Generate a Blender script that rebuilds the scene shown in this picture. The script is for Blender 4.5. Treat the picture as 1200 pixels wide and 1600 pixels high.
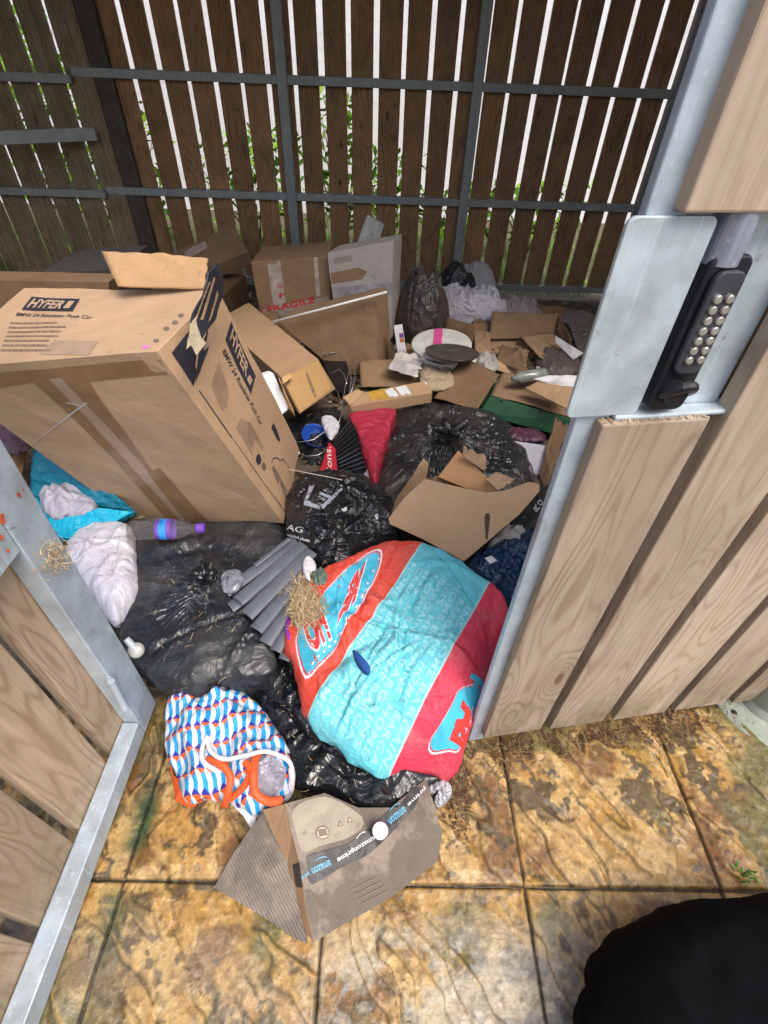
import bpy, bmesh, math, random
import numpy as np
from mathutils import Vector, Matrix
from mathutils.bvhtree import BVHTree
R=math.radians
for o in list(bpy.data.objects): bpy.data.objects.remove(o)
scene=bpy.context.scene; COL=scene.collection
# ------------------------------------------------------------------ camera
F=770.;CH=1.45;TH=R(42.3);ROLL=R(2.2);YAW=R(1.0)
_fw=np.array([math.sin(YAW)*math.cos(TH),math.cos(YAW)*math.cos(TH),-math.sin(TH)])
_r0=np.array([math.cos(YAW),-math.sin(YAW),0]);_u0=np.cross(_r0,_fw)
_rt=math.cos(ROLL)*_r0+math.sin(ROLL)*_u0;_up=math.cos(ROLL)*_u0-math.sin(ROLL)*_r0
CAMP=np.array([0,0,CH])
cd=bpy.data.cameras.new('camera');cam=bpy.data.objects.new('camera',cd);COL.objects.link(cam)
M=Matrix(((_rt[0],_up[0],-_fw[0],0),(_rt[1],_up[1],-_fw[1],0),(_rt[2],_up[2],-_fw[2],CH),(0,0,0,1)))
cam.matrix_world=M;cd.sensor_fit='VERTICAL';cd.sensor_height=36;cd.lens=36*F/1600;cd.clip_start=.02;cd.clip_end=200
scene.camera=cam
# ------------------------------------------------------------------ light
SUN_EL=R(58);SUN_AZ=R(142)      # azimuth clockwise from +Y: the light comes from behind the camera
w=bpy.data.worlds.new('World');scene.world=w;w.use_nodes=True
nt=w.node_tree;bg=nt.nodes['Background'];sk=nt.nodes.new('ShaderNodeTexSky');sk.sky_type='NISHITA';sk.sun_disc=False
sk.sun_elevation=SUN_EL;sk.sun_rotation=SUN_AZ;sk.air_density=1.0;sk.dust_density=4.0;sk.ozone_density=.6
nt.links.new(sk.outputs[0],bg.inputs[0]);bg.inputs[1].default_value=.15
sl=bpy.data.lights.new('sun','SUN');sl.energy=1.05;sl.angle=R(28);sl.color=(1,.97,.93)
so=bpy.data.objects.new('sun',sl);COL.objects.link(so)
sd=Vector((math.sin(SUN_AZ)*math.cos(SUN_EL),math.cos(SUN_AZ)*math.cos(SUN_EL),math.sin(SUN_EL)))
so.rotation_euler=sd.to_track_quat('Z','Y').to_euler();so.location=(0,0,6)
scene.view_settings.view_transform='Standard';scene.view_settings.look='None';scene.view_settings.gamma=1
scene.view_settings.exposure=.86
scene.cycles.max_bounces=8;scene.cycles.transparent_max_bounces=12
# ------------------------------------------------------------------ where things stand (survey helpers)
def ray(x,y): return _fw+_rt*(x-600)/F-_up*(y-800)/F
def G(x,y,z=0.): d=ray(x,y);return CAMP+d*(z-CH)/d[2]
def YP(x,y,Y): d=ray(x,y);return CAMP+d*Y/d[1]
def PL(x,y,p0,n): d=ray(x,y);return CAMP+d*((np.array(p0)-CAMP)@np.array(n))/(d@np.array(n))
rng=np.random.default_rng(7)
# ------------------------------------------------------------------ noise
def _h(ix,iy,s): 
    n=(ix.astype(np.int64)*374761393+iy.astype(np.int64)*668265263+s*974711)&0x7fffffff
    n=((n^(n>>13))*1274126177)&0x7fffffff
    return ((n^(n>>16))&0xffff)/65535.
def vn(x,y,s=0):
    x=np.asarray(x,float);y=np.asarray(y,float);ix=np.floor(x);iy=np.floor(y);fx=x-ix;fy=y-iy
    fx=fx*fx*(3-2*fx);fy=fy*fy*(3-2*fy)
    a=_h(ix,iy,s);b=_h(ix+1,iy,s);c=_h(ix,iy+1,s);d=_h(ix+1,iy+1,s)
    return (a*(1-fx)+b*fx)*(1-fy)+(c*(1-fx)+d*fx)*fy
def fbm(x,y,s=0,o=4):
    t=0;a=.5;f=1
    for i in range(o): t=t+a*vn(x*f+17*i,y*f-9*i,s+i);a*=.5;f*=2.03
    return t/(1-.5**o)
def creases(x,y,n,L,W,amp,seed,ang=None):
    r=np.random.default_rng(seed);h=np.zeros_like(x)
    x0,x1,y0,y1=x.min(),x.max(),y.min(),y.max()
    for k in range(n):
        cx,cy=r.uniform(x0,x1),r.uniform(y0,y1)
        a=r.uniform(0,math.pi) if ang is None else ang+r.normal(0,.35)
        l=L*r.uniform(.5,1.6);w=W*r.uniform(.5,1.8);am=amp*r.uniform(.4,1)*(1 if r.random()<.7 else -1)
        bend=r.normal(0,.25)/l
        t=(x-cx)*math.cos(a)+(y-cy)*math.sin(a);d=-(x-cx)*math.sin(a)+(y-cy)*math.cos(a)-bend*t*t
        h+=am*np.clip(1-np.abs(d)/w,0,1)*np.clip(1-(t/l)**2,0,1)
    return h
# ------------------------------------------------------------------ materials
class NT:
    def __init__(s,name):
        s.m=bpy.data.materials.new(name);s.m.use_nodes=True;s.t=s.m.node_tree;s.b=s.t.nodes['Principled BSDF']
    def n(s,typ,**k):
        x=s.t.nodes.new('ShaderNode'+typ)
        for a,v in k.items():
            if a.startswith('i_'): x.inputs[a[2:].replace('_',' ')].default_value=v
            else: setattr(x,a,v)
        return x
    def l(s,a,b): s.t.links.new(a,b)
    def coord(s,kind='Object',scale=(1,1,1)):
        c=s.n('TexCoord');m=s.n('Mapping');m.inputs['Scale'].default_value=scale;s.l(c.outputs[kind],m.inputs[0]);return m.outputs[0]
    def noise(s,vec,scale,detail=4,rough=.55,dist=0):
        x=s.n('TexNoise');x.inputs['Scale'].default_value=scale;x.inputs['Detail'].default_value=detail;x.inputs['Roughness'].default_value=rough;x.inputs['Distortion'].default_value=dist
        if vec is not None: s.l(vec,x.inputs['Vector'])
        return x.outputs['Fac']
    def ramp(s,fac,stops):
        r=s.n('ValToRGB');e=r.color_ramp.elements
        while len(e)<len(stops): e.new(.5)
        for q,(p,c) in zip(e,stops):
            q.position=p;q.color=(*c,1) if not isinstance(c,(int,float)) else (c,c,c,1)
        s.l(fac,r.inputs[0]);return r.outputs[0]
    def mix(s,f,a,b,mode='MIX'):
        x=s.n('MixRGB',blend_type=mode)
        for i,v in ((0,f),(1,a),(2,b)):
            if isinstance(v,(int,float)): x.inputs[i].default_value=v if i==0 else (v,v,v,1)
            elif isinstance(v,tuple): x.inputs[i].default_value=(*v,1)
            else: s.l(v,x.inputs[i])
        return x.outputs[0]
    def math(s,op,a,b=0,c=0):
        x=s.n('Math',operation=op)
        for i,v in enumerate((a,b,c)):
            if isinstance(v,(int,float)): x.inputs[i].default_value=v
            else: s.l(v,x.inputs[i])
        return x.outputs[0]
    def bump(s,h,strength=.3,dist=.01,prev=None):
        x=s.n('Bump');x.inputs['Strength'].default_value=strength;x.inputs['Distance'].default_value=dist
        s.l(h,x.inputs['Height'])
        if prev is not None: s.l(prev,x.inputs['Normal'])
        return x.outputs[0]
    def out(s,col=None,rough=None,nrm=None,**k):
        for key,v in (('Base Color',col),('Roughness',rough),('Normal',nrm)):
            if v is None: continue
            if isinstance(v,tuple): s.b.inputs[key].default_value=(*v,1)
            elif isinstance(v,(int,float)): s.b.inputs[key].default_value=v
            else: s.l(v,s.b.inputs[key])
        for a,v in k.items(): s.b.inputs[a.replace('_',' ')].default_value=v
        return s.m
def mul(c,f): return tuple(min(1,x*f) for x in c)
def m_galv(name,c=(.40,.46,.52),rough=.45):
    t=NT(name);v=t.coord();a=t.noise(v,14,5,.6);b=t.noise(v,90,3);d=t.noise(v,4,4)
    col=t.mix(t.ramp(a,[(.3,0.),(.7,1.)]),mul(c,.78),mul(c,1.18));col=t.mix(t.ramp(b,[(.62,0.),(.72,.6)]),col,(.62,.66,.68))
    col=t.mix(t.ramp(d,[(.55,0.),(.72,.55)]),col,(.30,.29,.24));e=t.noise(v,33,6,.7,.8);col=t.mix(t.ramp(e,[(.64,0.),(.70,.7)]),col,(.20,.15,.10));f2=t.noise(t.coord('Object',(90,90,4)),1,4,.6);col=t.mix(t.ramp(f2,[(.58,0.),(.7,.45)]),col,mul(c,1.5))
    return t.out(col,t.ramp(a,[(.2,rough-.1),(.8,rough+.15)]),t.bump(b,.15,.002),Metallic=.35)
def m_wood(name,light,dark,knot=(.20,.10,.05),green=0.,rough=.75,grain=1.):
    t=NT(name);uv=t.n('UVMap').outputs[0];at=t.n('Attribute',attribute_name='rnd').outputs['Fac']
    sh=t.n('CombineXYZ');t.l(t.math('MULTIPLY',at,7.3),sh.inputs[0]);t.l(t.math('MULTIPLY',at,31.7),sh.inputs[1]);t.l(t.math('MULTIPLY',at,3.1),sh.inputs[2])
    ad=t.n('VectorMath',operation='ADD');t.l(uv,ad.inputs[0]);t.l(sh.outputs[0],ad.inputs[1]);P=ad.outputs[0]
    def mp(sc):
        m=t.n('Mapping');m.inputs['Scale'].default_value=sc;t.l(P,m.inputs[0]);return m.outputs[0]
    low=t.noise(mp((6.5,.9,1)),1,2,.45)
    vo=t.n('TexVoronoi',feature='F1');vo.inputs['Scale'].default_value=1;t.l(mp((6.5,2.3,1)),vo.inputs['Vector'])
    kd=vo.outputs['Distance'];kn=t.math('POWER',t.math('SUBTRACT',1,t.math('MINIMUM',t.math('MULTIPLY',kd,2.4),1)),2)
    fld=t.math('ADD',t.math('MULTIPLY',low,1.),t.math('MULTIPLY',kn,.36))
    g=t.math('SINE',t.math('MULTIPLY',fld,125*grain));g=t.math('MULTIPLY_ADD',g,.5,.5);g=t.math('POWER',g,3.2)
    fine=t.noise(mp((260,6,1)),1,3,.6);mid=t.noise(mp((9,2.2,1)),1,4,.6)
    gm=t.noise(mp((6,1.5,1)),1,2);col=t.mix(t.math('MULTIPLY',t.math('MULTIPLY',g,1.),t.ramp(gm,[(.35,.2),(.6,.85)])),light,dark)
    col=t.mix(t.ramp(fine,[(.35,.35),(.65,0.)]),col,dark)
    col=t.mix(t.ramp(mid,[(.35,.0),(.75,.5)]),col,mul(light,.72))
    col=t.mix(t.ramp(kd,[(.045,.9),(.085,0.)]),col,knot)
    ob=t.coord();sz=t.n('SeparateXYZ');t.l(ob,sz.inputs[0]);lowz=t.ramp(sz.outputs[2],[(.03,1.),(.30,0.)]);al=t.noise(ob,11,5,.65);col=t.mix(t.math('MULTIPLY',lowz,t.ramp(al,[(.40,0.),(.62,.75)])),col,(.13,.125,.055));st=t.noise(ob,3.2,5,.6);col=t.mix(t.ramp(st,[(.45,0.),(.7,.42)]),col,mul(dark,.8));wz=t.noise(mp((40,3,1)),1,3,.6);col=t.mix(t.ramp(wz,[(.5,0.),(.75,.4)]),col,tuple(min(1,q*1.25) for q in light))
    hs=t.n('HueSaturation');t.l(col,hs.inputs['Color']);t.l(t.math('MULTIPLY_ADD',at,.35,.82),hs.inputs['Value']);col=hs.outputs[0]
    if green:
        o=t.coord();gn=t.noise(o,5,5,.65);col=t.mix(t.ramp(gn,[(.5,0.),(.75,green)]),col,(.035,.06,.012))
    b=t.bump(fine,.25,.002);b=t.bump(g,.2,.0015,b)
    return t.out(col,t.ramp(mid,[(.2,rough-.12),(.8,rough+.1)]),b)
def m_card(name,c=(.42,.27,.155),dirt=.35,corr=.25,rough=.8,wet=0):
    t=NT(name);uv=t.n('UVMap').outputs[0];o=t.coord()
    a=t.noise(o,9,5,.6);b=t.noise(o,160,2);c2=t.noise(o,32,4)
    wv=t.n('TexWave',wave_type='BANDS',bands_direction='X');wv.inputs['Scale'].default_value=48;wv.inputs['Distortion'].default_value=.6;t.l(uv,wv.inputs[0])
    col=t.mix(t.ramp(a,[(.35,0.),(.72,1.)]),c,mul(c,1-.45*dirt));col=t.mix(t.ramp(b,[(.4,.0),(.7,.22)]),col,mul(c,1.25))
    col=t.mix(t.ramp(c2,[(.62,0.),(.78,dirt)]),col,(.10,.075,.05))
    sc_=t.noise(t.coord('Object',(1,1,1)),26,7,.75,2.2);col=t.mix(t.ramp(sc_,[(.66,0.),(.70,.35)]),col,mul(c,1.35));col=t.mix(t.ramp(sc_,[(.30,.35),(.35,0.)]),col,mul(c,.55))
    if wet: col=t.mix(t.ramp(t.noise(o,6,5,.7),[(.42,0.),(.5,wet)]),col,mul(c,.4))
    n=t.bump(wv.outputs['Fac'],corr,.0012);n=t.bump(a,.35,.012,n);n=t.bump(b,.08,.001,n)
    return t.out(col,rough,n,Specular_IOR_Level=.25)
def m_film(name,c,rough=.32,dust=(.2,.17,.13),dustf=.35,bump=.5,trans=0,spec=.5,sc=1.):
    """thin plastic film: glossy, with sharp soft-sided folds, dusty in places"""
    t=NT(name);o=t.coord();a=t.noise(o,6*sc,4,.6,.6)
    def ridge(scale,dist,det=1.5):
        n=t.noise(o,scale*sc,det,.5,dist);return t.math('POWER',t.math('SUBTRACT',1,t.math('MINIMUM',t.math('MULTIPLY',t.math('ABSOLUTE',t.math('SUBTRACT',n,.5)),5.5),1)),1.6)
    r1=ridge(7,1.6);r2=ridge(17,2.2);sm=t.noise(o,11*sc,2,.5,1.5)
    col=t.mix(t.ramp(a,[(.45,0.),(.75,dustf)]),c,dust);col=t.mix(t.ramp(t.noise(o,230,2),[(.68,0.),(.72,dustf*.8)]),col,mul(dust,1.7))
    n=t.bump(sm,bump*.8,.03);n=t.bump(r1,bump*.75,.012,n);n=t.bump(r2,bump*.5,.006,n)
    return t.out(col,t.ramp(a,[(.4,rough-.06),(.8,min(.9,rough+.3*dustf+.06))]),n,Specular_IOR_Level=spec)
def m_plain(name,c,rough=.5,var=.15,metal=0,bump=.1,emis=None):
    t=NT(name);o=t.coord();a=t.noise(o,22,4);b=t.noise(o,120,2)
    col=t.mix(t.ramp(a,[(.3,0.),(.7,1.)]),mul(c,1-var),mul(c,1+var))
    return t.out(col,rough,t.bump(b,bump,.002),Metallic=metal)
def m_rnd(name,stops,rough=.8):
    t=NT(name);at=t.n('Attribute',attribute_name='rnd').outputs['Fac'];return t.out(t.ramp(at,stops),rough,Specular_IOR_Level=.2)
def m_attr(name,rough=.6,bump=.3,roughvar=False,bsc=120):
    t=NT(name);at=t.n('Attribute',attribute_name='col').outputs['Color'];o=t.coord();b=t.noise(o,bsc,6,.65);a=t.noise(o,9,6,.65);c=t.noise(o,40,8,.7,.4)
    col=t.mix(t.ramp(b,[(.38,.32),(.6,0.)]),at,t.mix(1.,at,(.45,.40,.34),'MULTIPLY'))
    if roughvar:
        col=t.mix(t.ramp(c,[(.54,0.),(.62,.55)]),col,t.mix(1.,col,(1.7,1.75,1.9),'MULTIPLY'));col=t.mix(t.ramp(c,[(.34,.4),(.42,0.)]),col,t.mix(1.,col,(.38,.36,.34),'MULTIPLY'))
    n=t.bump(c,bump*1.2,.006) if roughvar else None
    return t.out(col,t.ramp(a,[(.42,.12),(.62,.42)]) if roughvar else rough,t.bump(b,bump,.004,n))
# ------------------------------------------------------------------ scene building
WL={}
def tag(o,label,cat,group=None):
    if label:o['label']=label
    if cat:o['category']=cat
    if group:o['group']=group
    return o
def thing(name,label,cat,loc,group=None):
    o=bpy.data.objects.new(name,None);COL.objects.link(o);o.location=tuple(float(v) for v in loc);o.empty_display_size=.05
    WL[o.name]=np.array(loc,float);return tag(o,label,cat,group)
def link(name,me,mats,parent=None,smooth=False,kind=None,label=None):
    n=len(me.vertices);co=np.empty(n*3);me.vertices.foreach_get('co',co);co=co.reshape(-1,3)
    if parent is None: off=np.array([co[:,0].mean(),co[:,1].mean(),co[:,2].min()])
    else: off=WL[parent.name]
    me.vertices.foreach_set('co',(co-off).ravel());me.update()
    for m in (mats if isinstance(mats,(list,tuple)) else [mats]): me.materials.append(m)
    o=bpy.data.objects.new(name,me);COL.objects.link(o)
    if parent is None:o.location=off
    else:o.parent=parent
    WL[o.name]=off
    if smooth: me.polygons.foreach_set('use_smooth',[True]*len(me.polygons))
    if kind:o['kind']=kind
    if label:o['label']=label
    return o
def bevel(o,w=.002,s=1):
    m=o.modifiers.new('bevel','BEVEL');m.width=w;m.segments=s;m.limit_method='ANGLE';m.angle_limit=R(40);return o
class MB:
    def __init__(s): s.v=[];s.f=[];s.uv=[];s.r=[];s.mi=[]
    def add(s,V,Fc,uv=None,rnd=0.,mi=0):
        b=len(s.v);V=[tuple(map(float,v)) for v in V];s.v+=V
        for k,f in enumerate(Fc):
            s.f.append([b+i for i in f]);s.r.append(rnd);s.mi.append(mi)
            s.uv.append(uv[k] if uv is not None else [(V[i][0],V[i][1]) for i in f])
    def box(s,o,a,b,c,rnd=0.,mi=0):
        """corner o, edges a (across), b (along), c (thick)"""
        o,a,b,c=[np.array(x,float) for x in (o,a,b,c)]
        V=[o+a*i+b*j+c*k for k in(0,1) for j in(0,1) for i in(0,1)]
        la,lb,lc=[np.linalg.norm(x) for x in(a,b,c)]
        Fc=[(0,2,3,1),(4,5,7,6),(0,1,5,4),(2,6,7,3),(0,4,6,2),(1,3,7,5)]
        U=[[(0,0),(0,lb),(la,lb),(la,0)],[(0,0),(la,0),(la,lb),(0,lb)],[(0,0),(la,0),(la,lc),(0,lc)],[(0,0),(0,lc),(la,lc),(la,0)],[(0,0),(lc,0),(lc,lb),(0,lb)],[(0,0),(0,lb),(lc,lb),(lc,0)]]
        if np.dot(np.cross(a,b),c)<0: Fc=[f[::-1] for f in Fc];U=[u[::-1] for u in U]
        s.add(V,Fc,U,rnd,mi)
    def hexa(s,P,rnd=0,skip=()):
        """P[(i,j,k)]"""
        V=[np.array(P[(i,j,k)],float) for k in(0,1) for j in(0,1) for i in(0,1)]
        Fc=[(0,2,3,1),(4,5,7,6),(0,1,5,4),(2,6,7,3),(0,4,6,2),(1,3,7,5)]
        for q,f in enumerate(Fc):
            if q in skip: continue
            a=np.linalg.norm(V[f[1]]-V[f[0]]);b=np.linalg.norm(V[f[2]]-V[f[1]])
            s.add([V[i] for i in f],[(0,1,2,3)],[[(0,0),(a,0),(a,b),(0,b)]],rnd)
    def tube(s,pts,rad,n=8,rnd=0.,mi=0,cap=True):
        pts=[np.array(p,float) for p in pts];rad=rad if isinstance(rad,(list,tuple)) else [rad]*len(pts)
        V=[];prev=None
        for i,p in enumerate(pts):
            d=pts[min(i+1,len(pts)-1)]-pts[max(i-1,0)];d/=np.linalg.norm(d)+1e-12
            u=np.cross(d,[0,0,1]) if prev is None else prev-d*(prev@d)
            if np.linalg.norm(u)<1e-3:u=np.cross(d,[1,0,0])
            u/=np.linalg.norm(u);prev=u;w=np.cross(d,u)
            for k in range(n):
                t=2*math.pi*k/n;V.append(p+(u*math.cos(t)+w*math.sin(t))*rad[i])
        Fc=[(i*n+k,i*n+(k+1)%n,(i+1)*n+(k+1)%n,(i+1)*n+k) for i in range(len(pts)-1) for k in range(n)]
        if cap: Fc+=[tuple(range(n))[::-1],tuple((len(pts)-1)*n+k for k in range(n))]
        s.add(V,Fc,None,rnd,mi)
    def prism(s,pts,nrm,t,rnd=0.,mi=0):
        pts=[np.array(p,float) for p in pts];nrm=np.array(nrm,float);n=len(pts)
        a=pts[1]-pts[0];a/=np.linalg.norm(a);b=np.cross(nrm,a);b/=np.linalg.norm(b)
        V=pts+[p+nrm*t for p in pts];U=[((p-pts[0])@a,(p-pts[0])@b) for p in pts]
        Fc=[tuple(range(n))[::-1],tuple(range(n,2*n))]+[(i,(i+1)%n,n+(i+1)%n,n+i) for i in range(n)]
        uv=[U[::-1],U]+[[U[i],U[(i+1)%n],U[(i+1)%n],U[i]] for i in range(n)]
        s.add(V,Fc,uv,rnd,mi)
    def build(s,name,mats,parent=None,smooth=False,kind=None,label=None,merge=False):
        me=bpy.data.meshes.new(name);me.from_pydata(s.v,[],s.f)
        ul=me.uv_layers.new(name='UVMap');ul.data.foreach_set('uv',np.array([c for f in s.uv for c in f],float).ravel())
        at=me.attributes.new('rnd','FLOAT','FACE');at.data.foreach_set('value',np.array(s.r,float))
        me.polygons.foreach_set('material_index',s.mi)
        if merge:
            bm=bmesh.new();bm.from_mesh(me);bmesh.ops.remove_doubles(bm,verts=bm.verts,dist=1e-5);bmesh.ops.recalc_face_normals(bm,faces=bm.faces);bm.to_mesh(me);bm.free()
        return link(name,me,mats,parent,smooth,kind,label)
def gridmesh(name,P,mats,parent=None,uv=None,col=None,smooth=True,kind=None,label=None,closeu=False,solid=0,rev=False):
    """P (n,m,3) array of points"""
    n,m=P.shape[:2];V=P.reshape(-1,3)
    i=np.arange(n-1)[:,None];j=np.arange(m if closeu else m-1)[None,:];j2=(j+1)%m
    Fq=np.stack(np.broadcast_arrays(i*m+j,i*m+j2,(i+1)*m+j2,(i+1)*m+j),-1).reshape(-1,4)
    if rev:Fq=Fq[:,::-1]
    me=bpy.data.meshes.new(name);me.vertices.add(len(V));me.vertices.foreach_set('co',V.ravel())
    me.loops.add(Fq.size);me.loops.foreach_set('vertex_index',Fq.ravel().astype(np.int32))
    me.polygons.add(len(Fq));me.polygons.foreach_set('loop_start',np.arange(0,Fq.size,4).astype(np.int32))
    try: me.polygons.foreach_set('loop_total',np.full(len(Fq),4,np.int32))
    except Exception: pass
    me.update(calc_edges=True);me.validate()
    if uv is not None:
        ul=me.uv_layers.new(name='UVMap');ul.data.foreach_set('uv',uv.reshape(-1,2)[Fq.ravel()].ravel())
    if col is not None:
        at=me.color_attributes.new('col','FLOAT_COLOR','POINT');c=np.ones((len(V),4));c[:,:3]=col.reshape(-1,3);at.data.foreach_set('color',c.ravel())
    o=link(name,me,mats,parent,smooth,kind,label)
    if solid: 
        s=o.modifiers.new('solid','SOLIDIFY');s.thickness=solid;s.offset=0
    return o
def sheet(name,c,mats,parent=None,th=.004,n=(16,16),warp=.006,seed=0,curl=0,tear=0,label=None,wave=0):
    """bent board / paper: four corners 00,10,11,01"""
    c=[np.array(q,float) for q in c];nu,nv=n
    u=np.linspace(0,1,nu)[:,None,None];v=np.linspace(0,1,nv)[None,:,None]
    P=c[0]*(1-u)*(1-v)+c[1]*u*(1-v)+c[2]*u*v+c[3]*(1-u)*v
    N=np.cross(c[1]-c[0],c[3]-c[0]);N/=np.linalg.norm(N)
    if N[2]<0:N=-N
    lu=np.linalg.norm(c[1]-c[0]);lv=np.linalg.norm(c[3]-c[0])
    U=u[...,0]*lu+0*v[...,0];V=v[...,0]*lv+0*u[...,0]
    d=(fbm(U*6+seed,V*6,seed)-.5)*2*warp+creases(U,V,5,.2*max(lu,lv)+.05,.02,warp*.6,seed+3)
    d=d+curl*(2*(u[...,0]-.5)**2*2-.5)+wave*np.sin(u[...,0]*5+seed)*v[...,0]
    P=P+N*d[...,None]
    if tear:
        e=(vn(np.arange(nv)*.9,np.zeros(nv)+seed,seed)-.5)*tear;P[-1]+=((c[1]-c[0])/lu)*e[:,None];e=(vn(np.arange(nu)*.9,np.zeros(nu)+seed+5,seed)-.5)*tear;P[:,-1]+=((c[3]-c[0])/lv)*e[:,None]
    return gridmesh(name,P,mats,parent,uv=np.stack([U,V],-1),smooth=True,solid=th,label=label)
def box_obj(name,P8,mat,parent,skip=(),th=.005,warp=.003,seed=0,label=None):
    """cardboard box from eight corners P8[(i,j,k)], walls of real thickness, slightly bowed"""
    mb=MB();mb.hexa(P8,skip=skip);o=mb.build(name,mat,parent,merge=True,label=label)
    me=o.data;bm=bmesh.new();bm.from_mesh(me);bmesh.ops.subdivide_edges(bm,edges=bm.edges,cuts=9,use_grid_fill=True)
    bm.normal_update()
    cen=sum((v.co for v in bm.verts),Vector())/len(bm.verts)
    for v in bm.verts:
        c=v.co;k=fbm(np.array(c.x*5+c.z*3+seed),np.array(c.y*5-c.z*4),seed)-.5;v.co=c+v.normal*float(k)*warp*2
    bm.to_mesh(me);bm.free()
    s=o.modifiers.new('solid','SOLIDIFY');s.thickness=th;s.offset=-1
    return bevel(o,.0025,2)
def outline(pts,n):
    """closed Catmull-Rom through world points"""
    P=np.array(pts,float);k=len(P);out=[]
    seg=np.linalg.norm(np.roll(P,-1,0)-P,axis=1);cum=np.concatenate([[0],np.cumsum(seg)]);T=np.linspace(0,cum[-1],n,endpoint=False)
    for t in T:
        i=min(np.searchsorted(cum,t,'right')-1,k-1);f=(t-cum[i])/seg[i]
        p0,p1,p2,p3=P[(i-1)%k],P[i],P[(i+1)%k],P[(i+2)%k]
        out.append(.5*((2*p1)+(-p0+p2)*f+(2*p0-5*p1+4*p2-p3)*f*f+(-p0+3*p1-3*p2+p3)*f**3))
    return np.array(out)
def bag(name,px,H,mat,label=None,cat='bag',group=None,parent=None,z=.1,knot=None,fold=.012,seed=1,nr=70,na=220,p=2.4,q=.5,drop=None,cre=60,L=.12,W=.018,uvf=None,amp=None,radial=0.,nrad=17,dent=0.,ylim=None):
    """soft sack lying on what is below it. px: outline (x,y[,z]); H: bulge height above the outline"""
    O=outline([G(a[0],a[1],a[2] if len(a)>2 else z) for a in px],na)
    if knot is None: c=O.mean(0)
    else: c=G(*knot) if len(knot)==3 else G(knot[0],knot[1],z+H)
    c=np.array([c[0],c[1],O[:,2].mean()])
    t=np.concatenate([np.linspace(0,1,nr)**.85]);T=t[:,None]
    X=c[0]+(O[:,0]-c[0])*T;Y=c[1]+(O[:,1]-c[1])*T;Z0=c[2]+(O[:,2]-c[2])*T**2
    prof=np.clip(1-T**p,0,1)**q
    sz=max(np.ptp(O[:,0]),np.ptp(O[:,1]));amp=fold if amp is None else amp
    th=np.arange(na)/na*2*math.pi
    lump=(fbm(X/sz*3.2+seed,Y/sz*3.2,seed,3)-.5)
    h=creases(X,Y,cre,L,W,amp,seed)+creases(X,Y,cre,L*.5,W*.55,amp*.35,seed+50)
    h=h+(fbm(X*9,Y*9,seed+3,3)-.5)*amp*1.6
    if radial: 
        ph=(fbm(np.cos(th)*3+5,np.sin(th)*3+5,seed+8,3)*nrad*2)[None,:]+T*1.2
        tri=np.abs((ph%1)-.5)*2
        h=h+radial*(tri-.5)*np.exp(-T*2.2)*(1-np.exp(-T*9))
    Z=Z0+H*prof*(1+.55*lump*(1-T**4))+h*(1-.6*T**6)-dent*np.exp(-(T/.35)**2)
    # side crinkle
    sc=1+.018*np.sin(th*9+seed)*T**4+(fbm(np.cos(th)*6+9,np.sin(th)*6,seed+4,3)-.5)[None,:]*.06*T**6
    X=c[0]+(X-c[0])*sc;Y=c[1]+(Y-c[1])*sc
    top=np.stack([X,Y,Z],-1)
    drop=H*.5 if drop is None else drop
    rows=[]
    for s in np.linspace(.12,1,9):
        k=1-.10*s**2-.03*s+(.02*np.sin(th*23+seed+5*s));e=np.stack([c[0]+(X[-1]-c[0])*k,c[1]+(Y[-1]-c[1])*k,Z[-1]-drop*s+0*th+h[-1]*.5],-1);rows.append(e)
    rows.append(np.repeat(np.array([[c[0],c[1],c[2]-drop*1.02]]),na,0))
    P=np.concatenate([top,np.array(rows)],0)
    uv=None
    A=P[...,:2] if uvf is None else uvf(P)
    o=gridmesh(name,P,mat,parent,uv=A,closeu=True)
    if label and parent is None: tag(o,label,cat,group)
    elif label: o['label']=label
    return o
def facet(name,pts,faces,mat,parent=None,th=.004,cuts=6,noise=.004,seed=0,label=None,uax=None,smooth=False):
    V=[np.array(p,float) for p in pts];me=bpy.data.meshes.new(name);me.from_pydata([tuple(v) for v in V],[],faces)
    bm=bmesh.new();bm.from_mesh(me);bmesh.ops.recalc_face_normals(bm,faces=bm.faces)
    if sum(f.normal.z for f in bm.faces)<0: bmesh.ops.reverse_faces(bm,faces=bm.faces)
    for _ in range(cuts):
        ee=[e for e in bm.edges if e.calc_length()>.02]
        if not ee or len(bm.verts)>5000:break
        bmesh.ops.subdivide_edges(bm,edges=ee,cuts=1,use_grid_fill=True)
        bmesh.ops.triangulate(bm,faces=[f for f in bm.faces if len(f.verts)>4])
    bm.normal_update()
    for v in bm.verts:
        c=v.co;v.co=c+v.normal*noise*2*float(fbm(np.array(c.x*14+seed),np.array(c.y*14+c.z*9),seed,3)-.5)
    ul=bm.loops.layers.uv.new('UVMap');a=np.array(uax if uax is not None else V[1]-V[0],float);a/=np.linalg.norm(a);bm.faces.ensure_lookup_table();n=np.array(bm.faces[0].normal) if len(bm.faces) else np.array([0,0,1.]);b=np.cross(n,a)
    for f in bm.faces:
        for l in f.loops:
            p=np.array(l.vert.co);l[ul].uv=(p@a,p@b)
    bm.to_mesh(me);bm.free()
    o=link(name,me,mat,parent,smooth,None,label)
    if th: s=o.modifiers.new('solid','SOLIDIFY');s.thickness=th;s.offset=-1
    return o
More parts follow.
